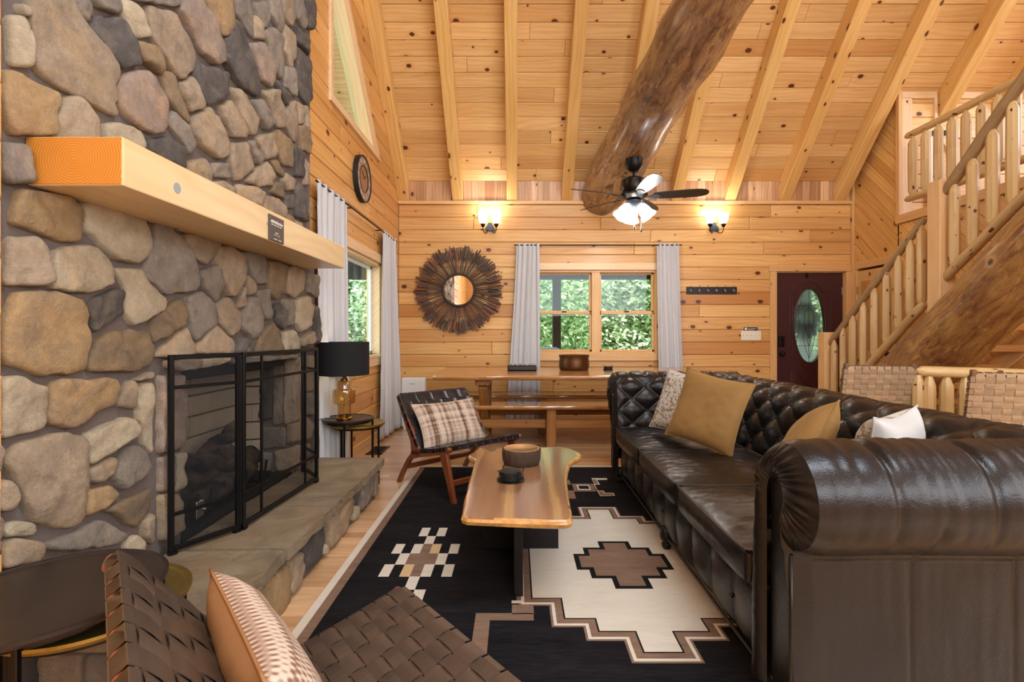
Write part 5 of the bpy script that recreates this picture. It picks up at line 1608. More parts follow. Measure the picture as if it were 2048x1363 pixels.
# ------------------------------------------------------------ woven lounge chairs
def woven(parent, p00, p10, p01, p11, nu, nv, mat, wrap=.02, thick=.0024, bow=.0, wf=.88, rail=.014, edges=(1, 1, 1, 1)):
    """straps both ways between four corners; returns nothing, adds strap parts in local coordinates."""
    p00, p10, p01, p11 = map(Vector, (p00, p10, p01, p11))
    def S(u, v_):
        return p00 * (1 - u) * (1 - v_) + p10 * u * (1 - v_) + p01 * (1 - u) * v_ + p11 * u * v_
    nrm = (p10 - p00).cross(p01 - p00).normalized()
    def Q(u, v_):
        return S(u, v_) + nrm * (-bow * (1 - (2 * v_ - 1) ** 2))
    def ribbon(fixed, along_u, idx, ncross):
        k = (nv if along_u else nu)
        cw = wf / k
        steps_ = ncross * 4
        rows_ = []
        for q in range(-2, steps_ + 3):
            t = q / steps_
            tt = min(max(t, 0), 1)
            ph = idx + tt * ncross
            off = .0042 * (1 if along_u else -1) * math.cos(PI * (tt * ncross - .5) + PI * idx) * 1.0
            L_ = ((p10 - p00) if along_u else (p01 - p00)).length
            drop = 0; ext = 0
            if q < 0 or q > steps_:
                e = -q if q < 0 else q - steps_
                ext = rail * (1.0 if e >= 1 else 0) * 1.0
                drop = -rail * (.4, 2.2)[e - 1]
                off = 0.002
            for s in (-1, 1):
                c = fixed + s * cw / 2
                u_, v__ = (tt, c) if along_u else (c, tt)
                base_ = Q(u_, v__)
                dirv = ((p10 - p00) if along_u else (p01 - p00)).normalized()
                base_ = base_ + dirv * (ext * (-1 if q < 0 else 1)) + nrm * (off + drop)
                rows_.append((base_, nrm))
        v = []; 
        for b_, n_ in rows_: v.append(b_ + n_ * thick / 2)
        nb = len(v)
        for b_, n_ in rows_: v.append(b_ - n_ * thick / 2)
        f = []
        for i in range(0, nb - 2, 2):
            f += [(i, i + 1, i + 3, i + 2), (nb + i, nb + i + 2, nb + i + 3, nb + i + 1), (i, i + 2, nb + i + 2, nb + i), (i + 1, nb + i + 1, nb + i + 3, i + 3)]
        obj('strap', Mesh().add(v, f), mat, parent, local=True)
    for j in range(nv):
        ribbon((j + .5) / nv, True, j, nu)
    for i in range(nu):
        ribbon((i + .5) / nu, False, i, nv)

def lounge_chair(label, loc, rot, strapmat, nb=(11, 8), ns=(11, 11)):
    t = thing('lounge_chair', label, 'armchair', loc, rot, None)
    # wide back uses local x = facing, y = lateral
    for s in (-1, 1):
        yy = s * .335
        fn = lambda a, b, w: (a, yy + w, b)
        sf = Mesh()
        rear = [(-.02, 0), (.028, 0), (.10, .11), (.20, .22), (.33, .262), (.36, .30), (.30, .32), (.22, .285), (.14, .215), (.03, .075)]
        post = [(.215, .265), (.29, .27), (.33, .32), (.225, .46), (.105, .60), (.025, .70), (-.012, .71), (-.02, .69), (.105, .50), (.195, .37)]
        rail_ = [(.20, .265), (.34, .262), (.62, .330), (.715, .356), (.725, .39), (.705, .397), (.50, .352), (.33, .315), (.21, .30)]
        fleg = [(.60, .33), (.685, .35), (.79, 0), (.742, 0), (.70, .12)]
        nmz = 'rear_leg'
        for nm, pl_ in (('rear_leg', rear), ('back_post', post), ('seat_rail', rail_), ('front_leg', fleg)):
            if area(pl_) < 0: pl_ = pl_[::-1]
            th_ = .030
            m = Mesh()
            nn_ = len(pl_)
            v = [(a, yy - th_ / 2, b) for a, b in pl_] + [(a, yy + th_ / 2, b) for a, b in pl_]
            m.add(v, [tuple(range(nn_ - 1, -1, -1)), tuple(range(nn_, 2 * nn_))] + [(i, (i + 1) % nn_, nn_ + (i + 1) % nn_, nn_ + i) for i in range(nn_)])
            g = {'rear_leg': (1, 0, 1), 'back_post': (-.6, 0, 1), 'seat_rail': (1, 0, .2), 'front_leg': (.35, 0, -1)}[nm]
            obj(nm, m, M_chair, t, local=True, grain=g, bevel=.006, seg=2)
    def rod(a, b, r, nm): obj(nm, Mesh().tube([a, b], r, 14), M_chair, t, local=True, grain=(0, 1, 0), smooth_angle=.8)
    rod((.002, -.345, .700), (.002, .345, .700), .016, 'top_rail')
    rod((.30, -.33, .30), (.30, .33, .30), .014, 'lower_rail')
    rod((.716, -.362, .383), (.716, .362, .383), .017, 'front_rail')
    obj('stretcher', Mesh().box(.70, .725, -.33, .33, .115, .155), M_chair, t, local=True, grain=(0, 1, 0), bevel=.004)
    obj('stretcher', Mesh().box(.11, .135, -.33, .33, .13, .17), M_chair, t, local=True, grain=(0, 1, 0), bevel=.004)
    woven(t, (.318, -.335, .345), (.318, .335, .345), (.022, -.335, .716), (.022, .335, .716), nb[0], nb[1], strapmat, bow=.004, rail=.016)
    woven(t, (.335, .335, .328), (.335, -.335, .328), (.715, .335, .408), (.715, -.335, .408), ns[0], ns[1], strapmat, bow=.004, rail=.016)
    return t
c1 = lounge_chair('far lounge chair of brown wood and black woven leather, holding the plaid pillow', (-.723, 4.347, .0), math.atan2(-.73, .683), M_strapk, nb=(9, 6), ns=(9, 9))
c2 = lounge_chair('foreground lounge chair with woven brown leather straps and a knitted pillow', (-.705, .882, .0), math.radians(40), M_strap, nb=(9, 6), ns=(9, 9))
f1 = Vector((.683, -.73, 0)); l1 = Vector((.73, .683, 0)); o1 = Vector((-.723, 4.347, 0))
pillow('lumbar_pillow', 'brown and cream plaid lumbar pillow on the black woven chair', o1 + f1 * .285 + Vector((0, 0, .485)) - l1 * .025, f1 * .83 + Vector((0, 0, .50)), Vector((0, 0, 1)) - f1 * .5, .62, .39, .12, (M_plaid, M_plaid), seed=6)
f2 = Vector((.766, .643, 0)); l2 = Vector((-.643, .766, 0)); o2 = Vector((-.705, .882, 0))
pillow('lumbar_pillow', 'knitted cream and tan pillow with suede back on the foreground chair', o2 + f2 * .275 + Vector((0, 0, .455)) + l2 * .085, f2 * .85 + Vector((0, 0, .42)), Vector((0, 0, 1)) - f2 * .5, .54, .36, .14, (M_knit, M_suede), seed=7)

# ------------------------------------------------------------ nesting tables and lamp
def nest(name, label, c, r, z, mtop, angs, leg_r=.008, lip=.012, seed=0, group=None):
    t = thing(name, label, 'side table', (c[0], c[1], 0), 0, group)
    obj('tabletop', Mesh().lathe([(r * .9, -.022), (r * .97, -.020), (r, -.010), (r, -.001), (r - .006, .001), (r - .018, .0), (r - .024, -.004), (.001, -.0045)], (c[0], c[1], z), 64), mtop, t, smooth_angle=.5)
    obj('apron_ring', Mesh().lathe([(r * .88, -.034), (r * .90, -.034), (r * .90, -.018), (r * .88, -.018), (r * .88, -.034)], (c[0], c[1], z), 48), M_bronze, t, smooth_angle=.5)
    for a in angs:
        a = math.radians(a); x, yv = c[0] + (r * .93) * math.cos(a), c[1] + (r * .93) * math.sin(a)
        obj('leg', Mesh().beam((x, yv, 0), (x, yv, z - .015), .014, .014, up=(1, 0, 0)), M_bronze, t, bevel=.002)
    return t
nest('nesting_table', 'round brass-topped nesting table beyond the hearth, under the lamp table', (-1.305, 4.12), .215, .485, M_btop, (-20, 70, 150, 250))
nest('nesting_table', 'round dark-topped table carrying the lamp beyond the hearth', (-1.335, 3.965), .20, .552, M_dtop, (20, 100, 170, 280))
nest('nesting_table', 'round brass-topped nesting table in the foreground beside the hearth end', (-1.165, 1.385), .225, .485, M_btop, (18, 200, 262, 320))
nest('nesting_table', 'large round dark-topped table at the lower left corner', (-1.214, 1.30), .255, .552, M_dtop, (35, 195, 235, 300))
lp = thing('table_lamp', 'table lamp with black drum shade and amber glass body beside the fireplace', 'lamp', (-1.335, 3.90, .552))
lc = (-1.345, 3.90, .552)
obj('foot', Mesh().lathe([(.056, -.002), (.060, .003), (.060, .013), (.054, .018), (.001, .018)], lc, 32), M_gold, lp, smooth_angle=.6)
obj('glass_body', Mesh().lathe([(.052, .018), (.052, .115), (.056, .119), (.080, .124), (.085, .134), (.085, .222), (.082, .232), (.058, .236), (.056, .242), (.056, .290), (.052, .296), (.02, .300)], lc, 40), M_amber, lp, smooth_angle=.6)
obj('collar', Mesh().lathe([(.030, .298), (.032, .306), (.022, .320), (.014, .330), (.016, .343), (.012, .36), (.001, .36)], lc, 24), M_gold, lp, smooth=True)
obj('inner_rod', Mesh().tube([(lc[0], lc[1], lc[2] + .018), (lc[0], lc[1], lc[2] + .300)], .005, 8), M_gold, lp)
sh = Mesh(); 
v = []
for r, z in ((.190, .345), (.190, .600), (.187, .600), (.187, .345), (.190, .345)):
    v += [(lc[0] + r * math.cos(2 * PI * k / 56), lc[1] + r * math.sin(2 * PI * k / 56), lc[2] + z) for k in range(56)]
obj('lampshade', sh.add(v, [(i * 56 + k, i * 56 + (k + 1) % 56, (i + 1) * 56 + (k + 1) % 56, (i + 1) * 56 + k) for i in range(4) for k in range(56)]), M_shade, lp, smooth_angle=.6)
m = Mesh()
for k in range(3):
    t = k * 2 * PI / 3
    m.tube([(lc[0], lc[1], lc[2] + .56), (lc[0] + .187 * math.cos(t), lc[1] + .187 * math.sin(t), lc[2] + .59)], .002, 5)
m.tube([(lc[0], lc[1], lc[2] + .35), (lc[0], lc[1], lc[2] + .56)], .006, 8)
obj('shade_holder', m, M_gold, lp)
obj('cord', Mesh().tube(smoothpath([(lc[0] - .05, lc[1], .556), (-1.45, 3.86, .562), (-1.54, 3.84, .56), (-1.56, 3.84, .40), (-1.55, 3.86, .15), (-1.50, 3.9, .006)]), .003, 6), M_blackm, lp)
lamp('table_lamp_bulb', 'POINT', (lc[0], lc[1], lc[2] + .46), (0, 0, 0), 1.5, (1, .8, .55), radius=.03)
# ------------------------------------------------------------ curtains
def curtain(name, label, top, bot, ztop, zbot, amp, folds, nrm, seed, mat=M_linen, gather=.55):
    """top/bot: ((x,y),(x,y)) ends of the hanging line; nrm: fold direction."""
    t = thing(name, label, 'curtain', (sum(p[0] for p in bot) / 2, sum(p[1] for p in bot) / 2, 0))
    nx, ny = nrm
    m = Mesh(); nu, nv = 110, 46
    def fn(u, v_):
        k = v_ ** 1.3
        x = (top[0][0] + (top[1][0] - top[0][0]) * u) * (1 - k) + (bot[0][0] + (bot[1][0] - bot[0][0]) * u) * k
        y = (top[0][1] + (top[1][1] - top[0][1]) * u) * (1 - k) + (bot[0][1] + (bot[1][1] - bot[0][1]) * u) * k
        ph = u * folds * 2 * PI + .9 * noise.noise(Vector((u * 3, seed, v_ * 1.2))) * 2 + .5 * v_ * math.sin(seed)
        a = amp * (.55 + .45 * v_) * (.8 + .5 * noise.noise(Vector((u * 6, seed + 5, v_))))
        d = a * (math.sin(ph) + .25 * math.sin(2.3 * ph + seed)) + .004 * noise.noise(Vector((u * 30, v_ * 40, seed)))
        s = .35 * a * math.cos(ph)
        return (x + nx * d + ny * s * .0, y + ny * d, ztop + (zbot - ztop) * v_)
    m.grid(nu, nv, fn)
    o = obj('cloth', m, mat, t, smooth=True)
    md = o.modifiers.new('th', 'SOLIDIFY'); md.thickness = .003
    uvl = o.data.uv_layers.new(name='UVMap')
    for lp in o.data.loops:
        k = lp.vertex_index
        uvl.data[lp.index].uv = ((k % nu) / nu * .8, (k // nu) / nv * 2.3)
    def hem(u, v_):
        p = fn(u, v_ * .035)
        return (p[0] - nx * .003 * 0 + (nx * -.004 if ny == 0 else 0), p[1] - .004 if ny else p[1], p[2] + .004)
    obj('header_tape', Mesh().grid(nu, 3, hem), mat, t, smooth=True)
    return t
ZR_ = P(0, 490, 6.60)[2]
cx_ = lambda px, y=6.58: P(px, 0, y)[0]
curtain('curtain', 'pale linen curtain on the left of the back window, dropping behind the table', ((cx_(1033), 6.59), (cx_(1079), 6.59)), ((cx_(1010), 6.57), (cx_(1081), 6.57)), ZR_ + .02, .03, .024, 5.0, (0, 1), 1.0)
curtain('curtain', 'pale linen curtain on the right of the back window, beside the coat hooks', ((cx_(1314), 6.59), (cx_(1358), 6.59)), ((cx_(1320), 6.57), (cx_(1370), 6.57)), ZR_ + .02, .03, .024, 4.6, (0, 1), 2.3)
def rod(name, label, a, b, ends):
    t = thing(name, label, 'curtain rod', tuple((Vector(a) + Vector(b)) / 2))
    obj('pole', Mesh().tube([a, b], .008, 10), M_black, t)
    for e in ends: obj('bracket', Mesh().tube(list(e), .006, 8), M_black, t)
rod('curtain_rod', 'thin black curtain rod over the back window', (cx_(1028), 6.59, ZR_), (cx_(1364), 6.59, ZR_), [((cx_(1082), 6.59, ZR_), (cx_(1082), YB, ZR_)), ((cx_(1310), 6.59, ZR_), (cx_(1310), YB, ZR_))])
XW = XL + .065
curtain('curtain', 'pale linen curtain hanging behind the fireplace and the table lamp', ((XW, 3.80), (XW, 4.46)), ((XW - .005, 3.86), (XW + .01, 4.50)), 2.39, .03, .020, 5.0, (1, 0), 3.1)
curtain('curtain', 'pale linen curtain nearest the back left corner of the room', ((XW, 5.70), (XW, 6.22)), ((XW + .0, 5.56), (XW + .03, 6.52)), 2.39, .03, .026, 4.5, (1, 0), 4.4)
rod('curtain_rod', 'thin black curtain rod over the left wall window', (XW, 3.78, 2.372), (XW, 6.28, 2.372), [((XW, 4.6, 2.372), (XL, 4.6, 2.372)), ((XW, 5.6, 2.372), (XL, 5.6, 2.372))])

# ------------------------------------------------------------ sunburst mirror
mc_ = P(917.5, 580, 6.64)
sm = thing('sunburst_mirror', 'big round driftwood sunburst mirror on the back wall', 'mirror', mc_)
def stick(r0, r1, a, w, yo):
    p = []
    for i in range(5):
        t = i / 4; r = r0 + (r1 - r0) * t
        aa = a + .028 * noise.noise(Vector((a * 9, t * 2.5, yo * 50)))
        p.append((mc_[0] + r * math.cos(aa), mc_[1] + yo + .008 * noise.noise(Vector((a * 7, t * 4, 3))), mc_[2] + r * math.sin(aa)))
    return Mesh().tube(p, w / 2, 5, True, 0, 0)
for i in range(96):
    a = 2 * PI * i / 96 + R.uniform(-.02, .02)
    obj('driftwood_stick', stick(.200, R.uniform(.50, .58), a, R.uniform(.011, .017), R.uniform(-.012, .018)), M_stick, sm, grain=(math.cos(a), 0, math.sin(a)))
for i in range(190):
    a = 2 * PI * i / 190 + R.uniform(-.02, .02)
    obj('driftwood_stick', stick(R.uniform(.38, .45), R.choice((R.uniform(.52, .56), R.uniform(.56, .605))), a + .0, R.uniform(.015, .023), R.uniform(-.02, .01)), M_stick, sm, grain=(math.cos(a), 0, math.sin(a)))
def ringm(r, w, c, d0, n=64):
    m = Mesh(); v = []
    for rr, dy in ((r, 0), (r + w * .3, -d0), (r + w * .7, -d0), (r + w, 0), (r, 0)):
        v += [(c[0] + rr * math.cos(2 * PI * k / n), c[1] + dy, c[2] + rr * math.sin(2 * PI * k / n)) for k in range(n)]
    return m.add(v, [(i * n + k, i * n + (k + 1) % n, (i + 1) * n + (k + 1) % n, (i + 1) * n + k) for i in range(4) for k in range(n)])
obj('mirror_rim', ringm(.190, .036, (mc_[0], mc_[1] - .008, mc_[2]), .028), M_bbark, sm, smooth_angle=.7)
obj('mirror_glass', Mesh().prism([(mc_[0] + .195 * math.cos(2 * PI * k / 48), mc_[2] + .195 * math.sin(2 * PI * k / 48)) for k in range(48)], lambda u, v, w: (u, mc_[1] - .008 - w, v), .006), M_mirror, sm)

# ------------------------------------------------------------ wall sconces
def sconce(label, px, py, ds):
    c = P(px, py, YB - .01)
    t = thing('wall_sconce', label, 'wall lamp', (c[0], YB, c[2]), 0, 'two-light wall sconces on the back wall')
    obj('back_plate', Mesh().prism([(c[0] - .065, c[2] - .055), (c[0] + .065, c[2] - .055), (c[0] + .06, c[2] - .01), (c[0] + .035, c[2] + .03), (c[0] + .022, c[2] + .06), (c[0] - .022, c[2] + .06), (c[0] - .035, c[2] + .03), (c[0] - .06, c[2] - .01)], lambda u, v, w: (u, YB - w, v), .022, .006), M_slate, t)
    for s in ds:
        x = c[0] + s; zt = c[2] + .012
        obj('arm', Mesh().tube(smoothpath([(c[0] + s * .35, YB - .02, c[2] - .03), (c[0] + s * .4, YB - .06, c[2] - .085), (c[0] + s * .75, YB - .10, c[2] - .10), (x, YB - .105, c[2] - .06), (x, YB - .105, zt)]), .0055, 8), M_black, t, smooth=True)
        obj('cup', Mesh().lathe([(.014, -.03), (.028, -.005), (.034, .012), (.02, .014)], (x, YB - .105, zt), 20), M_black, t, smooth=True)
        v = []; n = 28
        for r, z in ((.026, .012), (.046, .04), (.058, .08), (.066, .13), (.070, .145), (.066, .145), (.055, .08), (.022, .016)):
            v += [(x + r * math.cos(2 * PI * k / n), YB - .105 + r * math.sin(2 * PI * k / n), zt + z) for k in range(n)]
        obj('glass_shade', Mesh().add(v, [(i * n + k, i * n + (k + 1) % n, (i + 1) * n + (k + 1) % n, (i + 1) * n + k) for i in range(7) for k in range(n)]), M_lit, t, smooth=True)
        lamp('sconce_bulb', 'POINT', (x, YB - .13, zt + .20), (0, 0, 0), 2.6, (1, .97, .93), radius=.03)
sconce('two-light wall sconce above the sunburst mirror and left curtain', 980, 454, (-.088, .088))
sconce('two-light wall sconce above the coat hooks, right of the fan', 1428, 454, (-.088, .088))

# ------------------------------------------------------------ ceiling fan
FX_, FY_ = P(1268, 0, 5.45)[0], 5.45
zf = lambda py: P(0, py, 5.45)[2]
fan = thing('ceiling_fan', 'five-bladed black ceiling fan with lit glass shades hanging from the log', 'ceiling fan', (FX_, FY_, zf(322)))
fc = (FX_, FY_, 0)
obj('canopy', Mesh().lathe([(.04, zf(344)), (.075, zf(338)), (.092, zf(330)), (.096, zf(318))], fc, 28), M_black, fan, smooth_angle=.7)
obj('downrod', Mesh().tube([(FX_, FY_, zf(344)), (FX_, FY_, zf(358))], .016, 12), M_black, fan)
obj('motor_housing', Mesh().lathe([(.03, zf(355)), (.10, zf(357)), (.135, zf(361)), (.14, zf(378)), (.125, zf(384)), (.15, zf(388)), (.15, zf(392)), (.11, zf(397)), (.07, zf(400))], fc, 36), M_bronze, fan, smooth_angle=.6)
obj('light_fitter', Mesh().lathe([(.05, zf(398)), (.085, zf(402)), (.08, zf(408)), (.05, zf(414)), (.02, zf(419))], fc, 28), M_slate, fan, smooth_angle=.7)
ZB = zf(394)
blade_m = []
for i, a in enumerate((-12, 60, 132, 204, 276)):
    a = math.radians(a - 2)
    ca, sa = math.cos(a), math.sin(a)
    tl = math.radians(-16)
    def bl(u, v_, w, ca=ca, sa=sa):
        x = u; y = v_ * math.cos(tl); z = v_ * math.sin(tl) + w
        return (FX_ + x * ca - y * sa, FY_ + x * sa + y * ca, ZB + z)
    pts = [(.20, -.05), (.30, -.066), (.53, -.078), (.67, -.074), (.745, -.055), (.77, -.02), (.77, .02), (.745, .055), (.67, .074), (.53, .078), (.30, .066), (.20, .05)]
    o = obj('blade', Mesh().prism(chaikin(pts, 1, .2), bl, .008, .002), M_bronze if False else M_dtop, fan)
    obj('blade_iron', Mesh().prism([(.09, -.018), (.17, -.016), (.215, -.042), (.262, -.03), (.285, 0), (.262, .03), (.215, .042), (.17, .016), (.09, .018)], lambda u, v, w: bl(u, v, w - .008), .008, .002), M_slate, o)
for k, a in enumerate((192, 345, 90)):
    a = math.radians(a)
    d = Vector((math.cos(a) * .60, math.sin(a) * .60, -.80)).normalized()
    p0 = Vector((FX_, FY_, zf(409))) + Vector((math.cos(a), math.sin(a), 0)) * .055
    e = d.orthogonal().normalized(); g = d.cross(e)
    v = []; n = 26
    for r, s in ((.022, .0), (.050, .03), (.064, .08), (.070, .13), (.090, .18), (.086, .18), (.062, .11), (.02, .01)):
        for q in range(n):
            t = 2 * PI * q / n
            fl = 1 + (.06 * math.sin(t * 6) if s > .15 else 0)
            v.append(p0 + d * s + e * (r * fl * math.cos(t)) + g * (r * fl * math.sin(t)))
    obj('glass_shade', Mesh().add(v, [(i * n + q, i * n + (q + 1) % n, (i + 1) * n + (q + 1) % n, (i + 1) * n + q) for i in range(7) for q in range(n)]), M_lit, fan, smooth=True)
    obj('shade_holder', Mesh().tube([p0 - d * .03, p0 + d * .012], .026, 14), M_slate, fan)
lamp('fan_bulbs', 'POINT', (FX_, FY_ - .0, zf(452)), (0, 0, 0), 16, (1, .96, .9), radius=.06)
for dx, dz in ((-.0, zf(458)), (.07, zf(463))):
    x = FX_ + dx
    obj('pull_chain', Mesh().tube([(x, FY_ - .03, zf(412)), (x, FY_ - .03, dz + .03)], .0016, 5), M_steel, fan)
    obj('pull_knob', Mesh().lathe([(.002, .03), (.007, .02), (.010, .005), (.006, -.01), (.001, -.012)], (x, FY_ - .03, dz), 10), M_black, fan, smooth=True)

# ------------------------------------------------------------ wall clock
kc = P(729.5, 358, x=XL + .05)
ck = thing('wall_clock', 'round weathered wooden wall clock high on the left wall', 'clock', (XL, kc[1], kc[2]))
KR = .232
def disc(r0, r1, x0, x1, n=56):
    v = []
    for r, x in ((r0, x0), (r1, x0), (r1, x1), (r0, x1), (r0, x0)):
        v += [(x, kc[1] + r * math.cos(2 * PI * k / n), kc[2] + r * math.sin(2 * PI * k / n)) for k in range(n)]
    return Mesh().add(v, [(i * n + k, i * n + (k + 1) % n, (i + 1) * n + (k + 1) % n, (i + 1) * n + k) for i in range(4) for k in range(n)])
obj('case_rim', disc(KR - .012, KR, XL, XL + .052), M_blackm, ck, smooth_angle=.5)
M_greyw = wood('greyed_wood', '#a08c74', '#6b5a48', knots=0, rough=.7, vary=.1)
obj('chapter_ring', disc(.135, KR - .012, XL + .035, XL + .043), M_greyw, ck, grain=(0, 0, 1))
obj('inner_band', disc(.127, .136, XL + .035, XL + .047), M_char, ck)
obj('dial', Mesh().prism([(kc[1] + .128 * math.cos(2 * PI * k / 40), kc[2] + .128 * math.sin(2 * PI * k / 40)) for k in range(40)], lambda u, v, w: (XL + .03 + w, u, v), .010), wood('clock_dial_wood', '#a9794c', '#7c522f', knots=0, rough=.6, vary=.05), ck, grain=(0, 0, 1))
def text_mesh(body, size, depth=.0006):
    cu = bpy.data.curves.new('t', 'FONT'); cu.body = body; cu.size = size; cu.align_x = 'CENTER'; cu.align_y = 'CENTER'; cu.extrude = depth; cu.resolution_u = 2
    ob = bpy.data.objects.new('t', cu); me = bpy.data.meshes.new_from_object(ob)
    vs = [tuple(v.co) for v in me.vertices]; fs = [tuple(p.vertices) for p in me.polygons]
    bpy.data.objects.remove(ob); bpy.data.curves.remove(cu); bpy.data.meshes.remove(me)
    return vs, fs
M_numer = plain('clock_numerals', '#d8cdb8', .6)
for i, s in enumerate(('XII', 'I', 'II', 'III', 'IIII', 'V', 'VI', 'VII', 'VIII', 'IX', 'X', 'XI')):
    vs, fs_ = text_mesh(s, .052)
    a = PI / 2 - i * PI / 6
    ca, sa = math.cos(a - PI / 2), math.sin(a - PI / 2)
    cy_, cz_ = kc[1] + .178 * math.cos(a), kc[2] + .178 * math.sin(a)
    obj('numeral', Mesh().add([(XL + .0440 + z, cy_ + x * ca - y * sa, cz_ + x * sa + y * ca) for x, y, z in vs], fs_), M_numer, ck)
for L_, a, w in ((.085, 2.2, .008), (.118, .6, .006)):
    obj('clock_hand', Mesh().beam((XL + .046, kc[1], kc[2]), (XL + .046, kc[1] + L_ * math.cos(a), kc[2] + L_ * math.sin(a)), w, .003, up=(1, 0, 0)), M_char, ck)

# ------------------------------------------------------------ coat hooks, switches, heater, floor register
hz0, hz1 = P(0, 588, YB)[2], P(0, 573.5, YB)[2]; hx0, hx1 = P(1372.5, 0, YB)[0], P(1473, 0, YB)[0]
hr = thing('coat_hook_rail', 'black rail of six coat hooks on the back wall', 'coat hooks', ((hx0 + hx1) / 2, YB, hz0))
obj('rail_board', Mesh().box(hx0, hx1, YB - .018, YB, hz0, hz1), M_char, hr, bevel=.003)
for i in range(6):
    x = hx0 + .05 + (hx1 - hx0 - .10) * i / 5; z = (hz0 + hz1) / 2
    obj('hook', Mesh().tube(smoothpath([(x, YB - .02, z + .035), (x, YB - .045, z + .06)]), .004, 6).tube(smoothpath([(x, YB - .02, z + .02), (x, YB - .022, z - .02), (x, YB - .045, z - .03), (x, YB - .06, z - .005)]), .004, 6).ball((x, YB - .045, z + .06), .007, 6).ball((x, YB - .06, z - .005), .007, 6), M_steel, hr, smooth=True)
sx0, sx1, sz0, sz1 = P(1481.5, 0, YB)[0], P(1522, 0, YB)[0], P(0, 680, YB)[2], P(0, 661, YB)[2]
sw = thing('light_switch_plate', 'ivory five-gang light switch plate left of the maroon door', 'light switch', ((sx0 + sx1) / 2, YB, sz0))
obj('plate', Mesh().box(sx0, sx1, YB - .008, YB, sz0, sz1), M_ivory, sw, bevel=.003)
for i in range(5):
    x = sx0 + .027 + (sx1 - sx0 - .054) * i / 4; z = (sz0 + sz1) / 2
    obj('toggle', Mesh().prism([(x - .005, z - .012), (x + .005, z - .012), (x + .005, z + .012), (x - .005, z + .012)], lambda u, v, w: (u, YB - .008 - w * (1 if v > z else .35), v), .014), M_ivory, sw)
tg = thing('small_label_panel', 'small dark label resting on top of the ivory switch plate', 'sign', ((sx0 + sx1) / 2, YB, sz1))
obj('panel', Mesh().box(P(1487.5, 0, YB)[0], P(1515, 0, YB)[0], YB - .006, YB, P(0, 660.5, YB)[2], P(0, 654, YB)[2]), plain('label_dark_blue', '#2b333a', .5), tg)
tm = Mesh()
for r_ in range(3):
    tm.box(P(1495, 0, YB)[0], P(1513 - r_ * 3, 0, YB)[0], YB - .0068, YB - .006, P(0, 656.2 + r_ * 1.4, YB)[2] - .003, P(0, 656.2 + r_ * 1.4, YB)[2])
tm.box(P(1489, 0, YB)[0], P(1493.5, 0, YB)[0], YB - .0068, YB - .006, P(0, 659.5, YB)[2], P(0, 655, YB)[2])
obj('lettering', tm, M_whitep, tg)
ht = thing('panel_heater', 'white box-shaped heater standing by the back wall beside the curtain', 'heater', (-1.34, 6.43, 0))
hxa, hxb, hzt = P(803, 0, 6.36)[0], P(850, 0, 6.36)[0], P(0, 755, 6.36)[2]
obj('body', Mesh().box(hxa, hxb, 6.36, 6.47, .03, hzt), M_whitep, ht, bevel=.012, seg=3)
obj('foot', Mesh().box(hxa + .03, hxa + .06, 6.33, 6.5, 0, .03).box(hxb - .06, hxb - .03, 6.33, 6.5, 0, .03), M_whitep, ht)
obj('badge', Mesh().box(hxa + .10, hxb - .13, 6.3588, 6.36, hzt - .082, hzt - .074), plain('badge_grey', '#8b8f94', .4), ht)
fr_ = thing('floor_register', 'dark metal floor vent below the left window', 'floor vent', (-1.44, 5.2, 0))
obj('frame', Mesh().box(-1.52, -1.36, 5.02, 5.05, 0, .006).box(-1.52, -1.36, 5.35, 5.38, 0, .006).box(-1.52, -1.50, 5.02, 5.38, 0, .006).box(-1.38, -1.36, 5.02, 5.38, 0, .006), M_gunm, fr_)
for i in range(14):
    obj('louvre', Mesh().box(-1.50, -1.38, 5.062 + i * .021, 5.070 + i * .021, 0, .005), M_gunm, fr_)

# ------------------------------------------------------------ dining table and benches
TZ2 = .80
dt = thing('trestle_table', 'long live-edge wooden dining table under the back window', 'dining table', (.7, 5.58, 0))
tl_ = [(-.84, 4.97), (-.5, 4.955), (0, 4.975), (.6, 4.95), (1.2, 4.96), (1.8, 4.95), (2.28, 4.97), (2.30, 5.4), (2.27, 5.9), (2.29, 6.17), (1.6, 6.2), (.8, 6.18), (0, 6.21), (-.6, 6.19), (-.868, 6.2), (-.88, 5.7), (-.85, 5.3)]
def slab_live(poly, z1, t, name, mat, parent, grain=(1, 0, 0), j=.008):
    poly = chaikin(densify(poly, .14), 1)
    if area(poly) < 0: poly = poly[::-1]
    n = len(poly); v = []
    for dz, d in ((-t, .02), (-t * .75, .004), (-t * .35, -.002), (-.006, .002), (0, .009)):
        v += [(x + j * noise.noise(Vector((x * 5, y * 5, dz * 30))), y + j * noise.noise(Vector((x * 5, y * 5, dz * 30 + 5))), z1 + dz) for x, y in inset(poly, d)]
    f = [(r * n + i, r * n + (i + 1) % n, (r + 1) * n + (i + 1) % n, (r + 1) * n + i) for r in range(4) for i in range(n)]
    f.append(tuple(4 * n + i for i in range(n))); f.append(tuple(range(n - 1, -1, -1)))
    return obj(name, Mesh().add(v, f), mat, parent, grain=grain)
slab_live(tl_, TZ2, .05, 'tabletop', M_rust, dt)
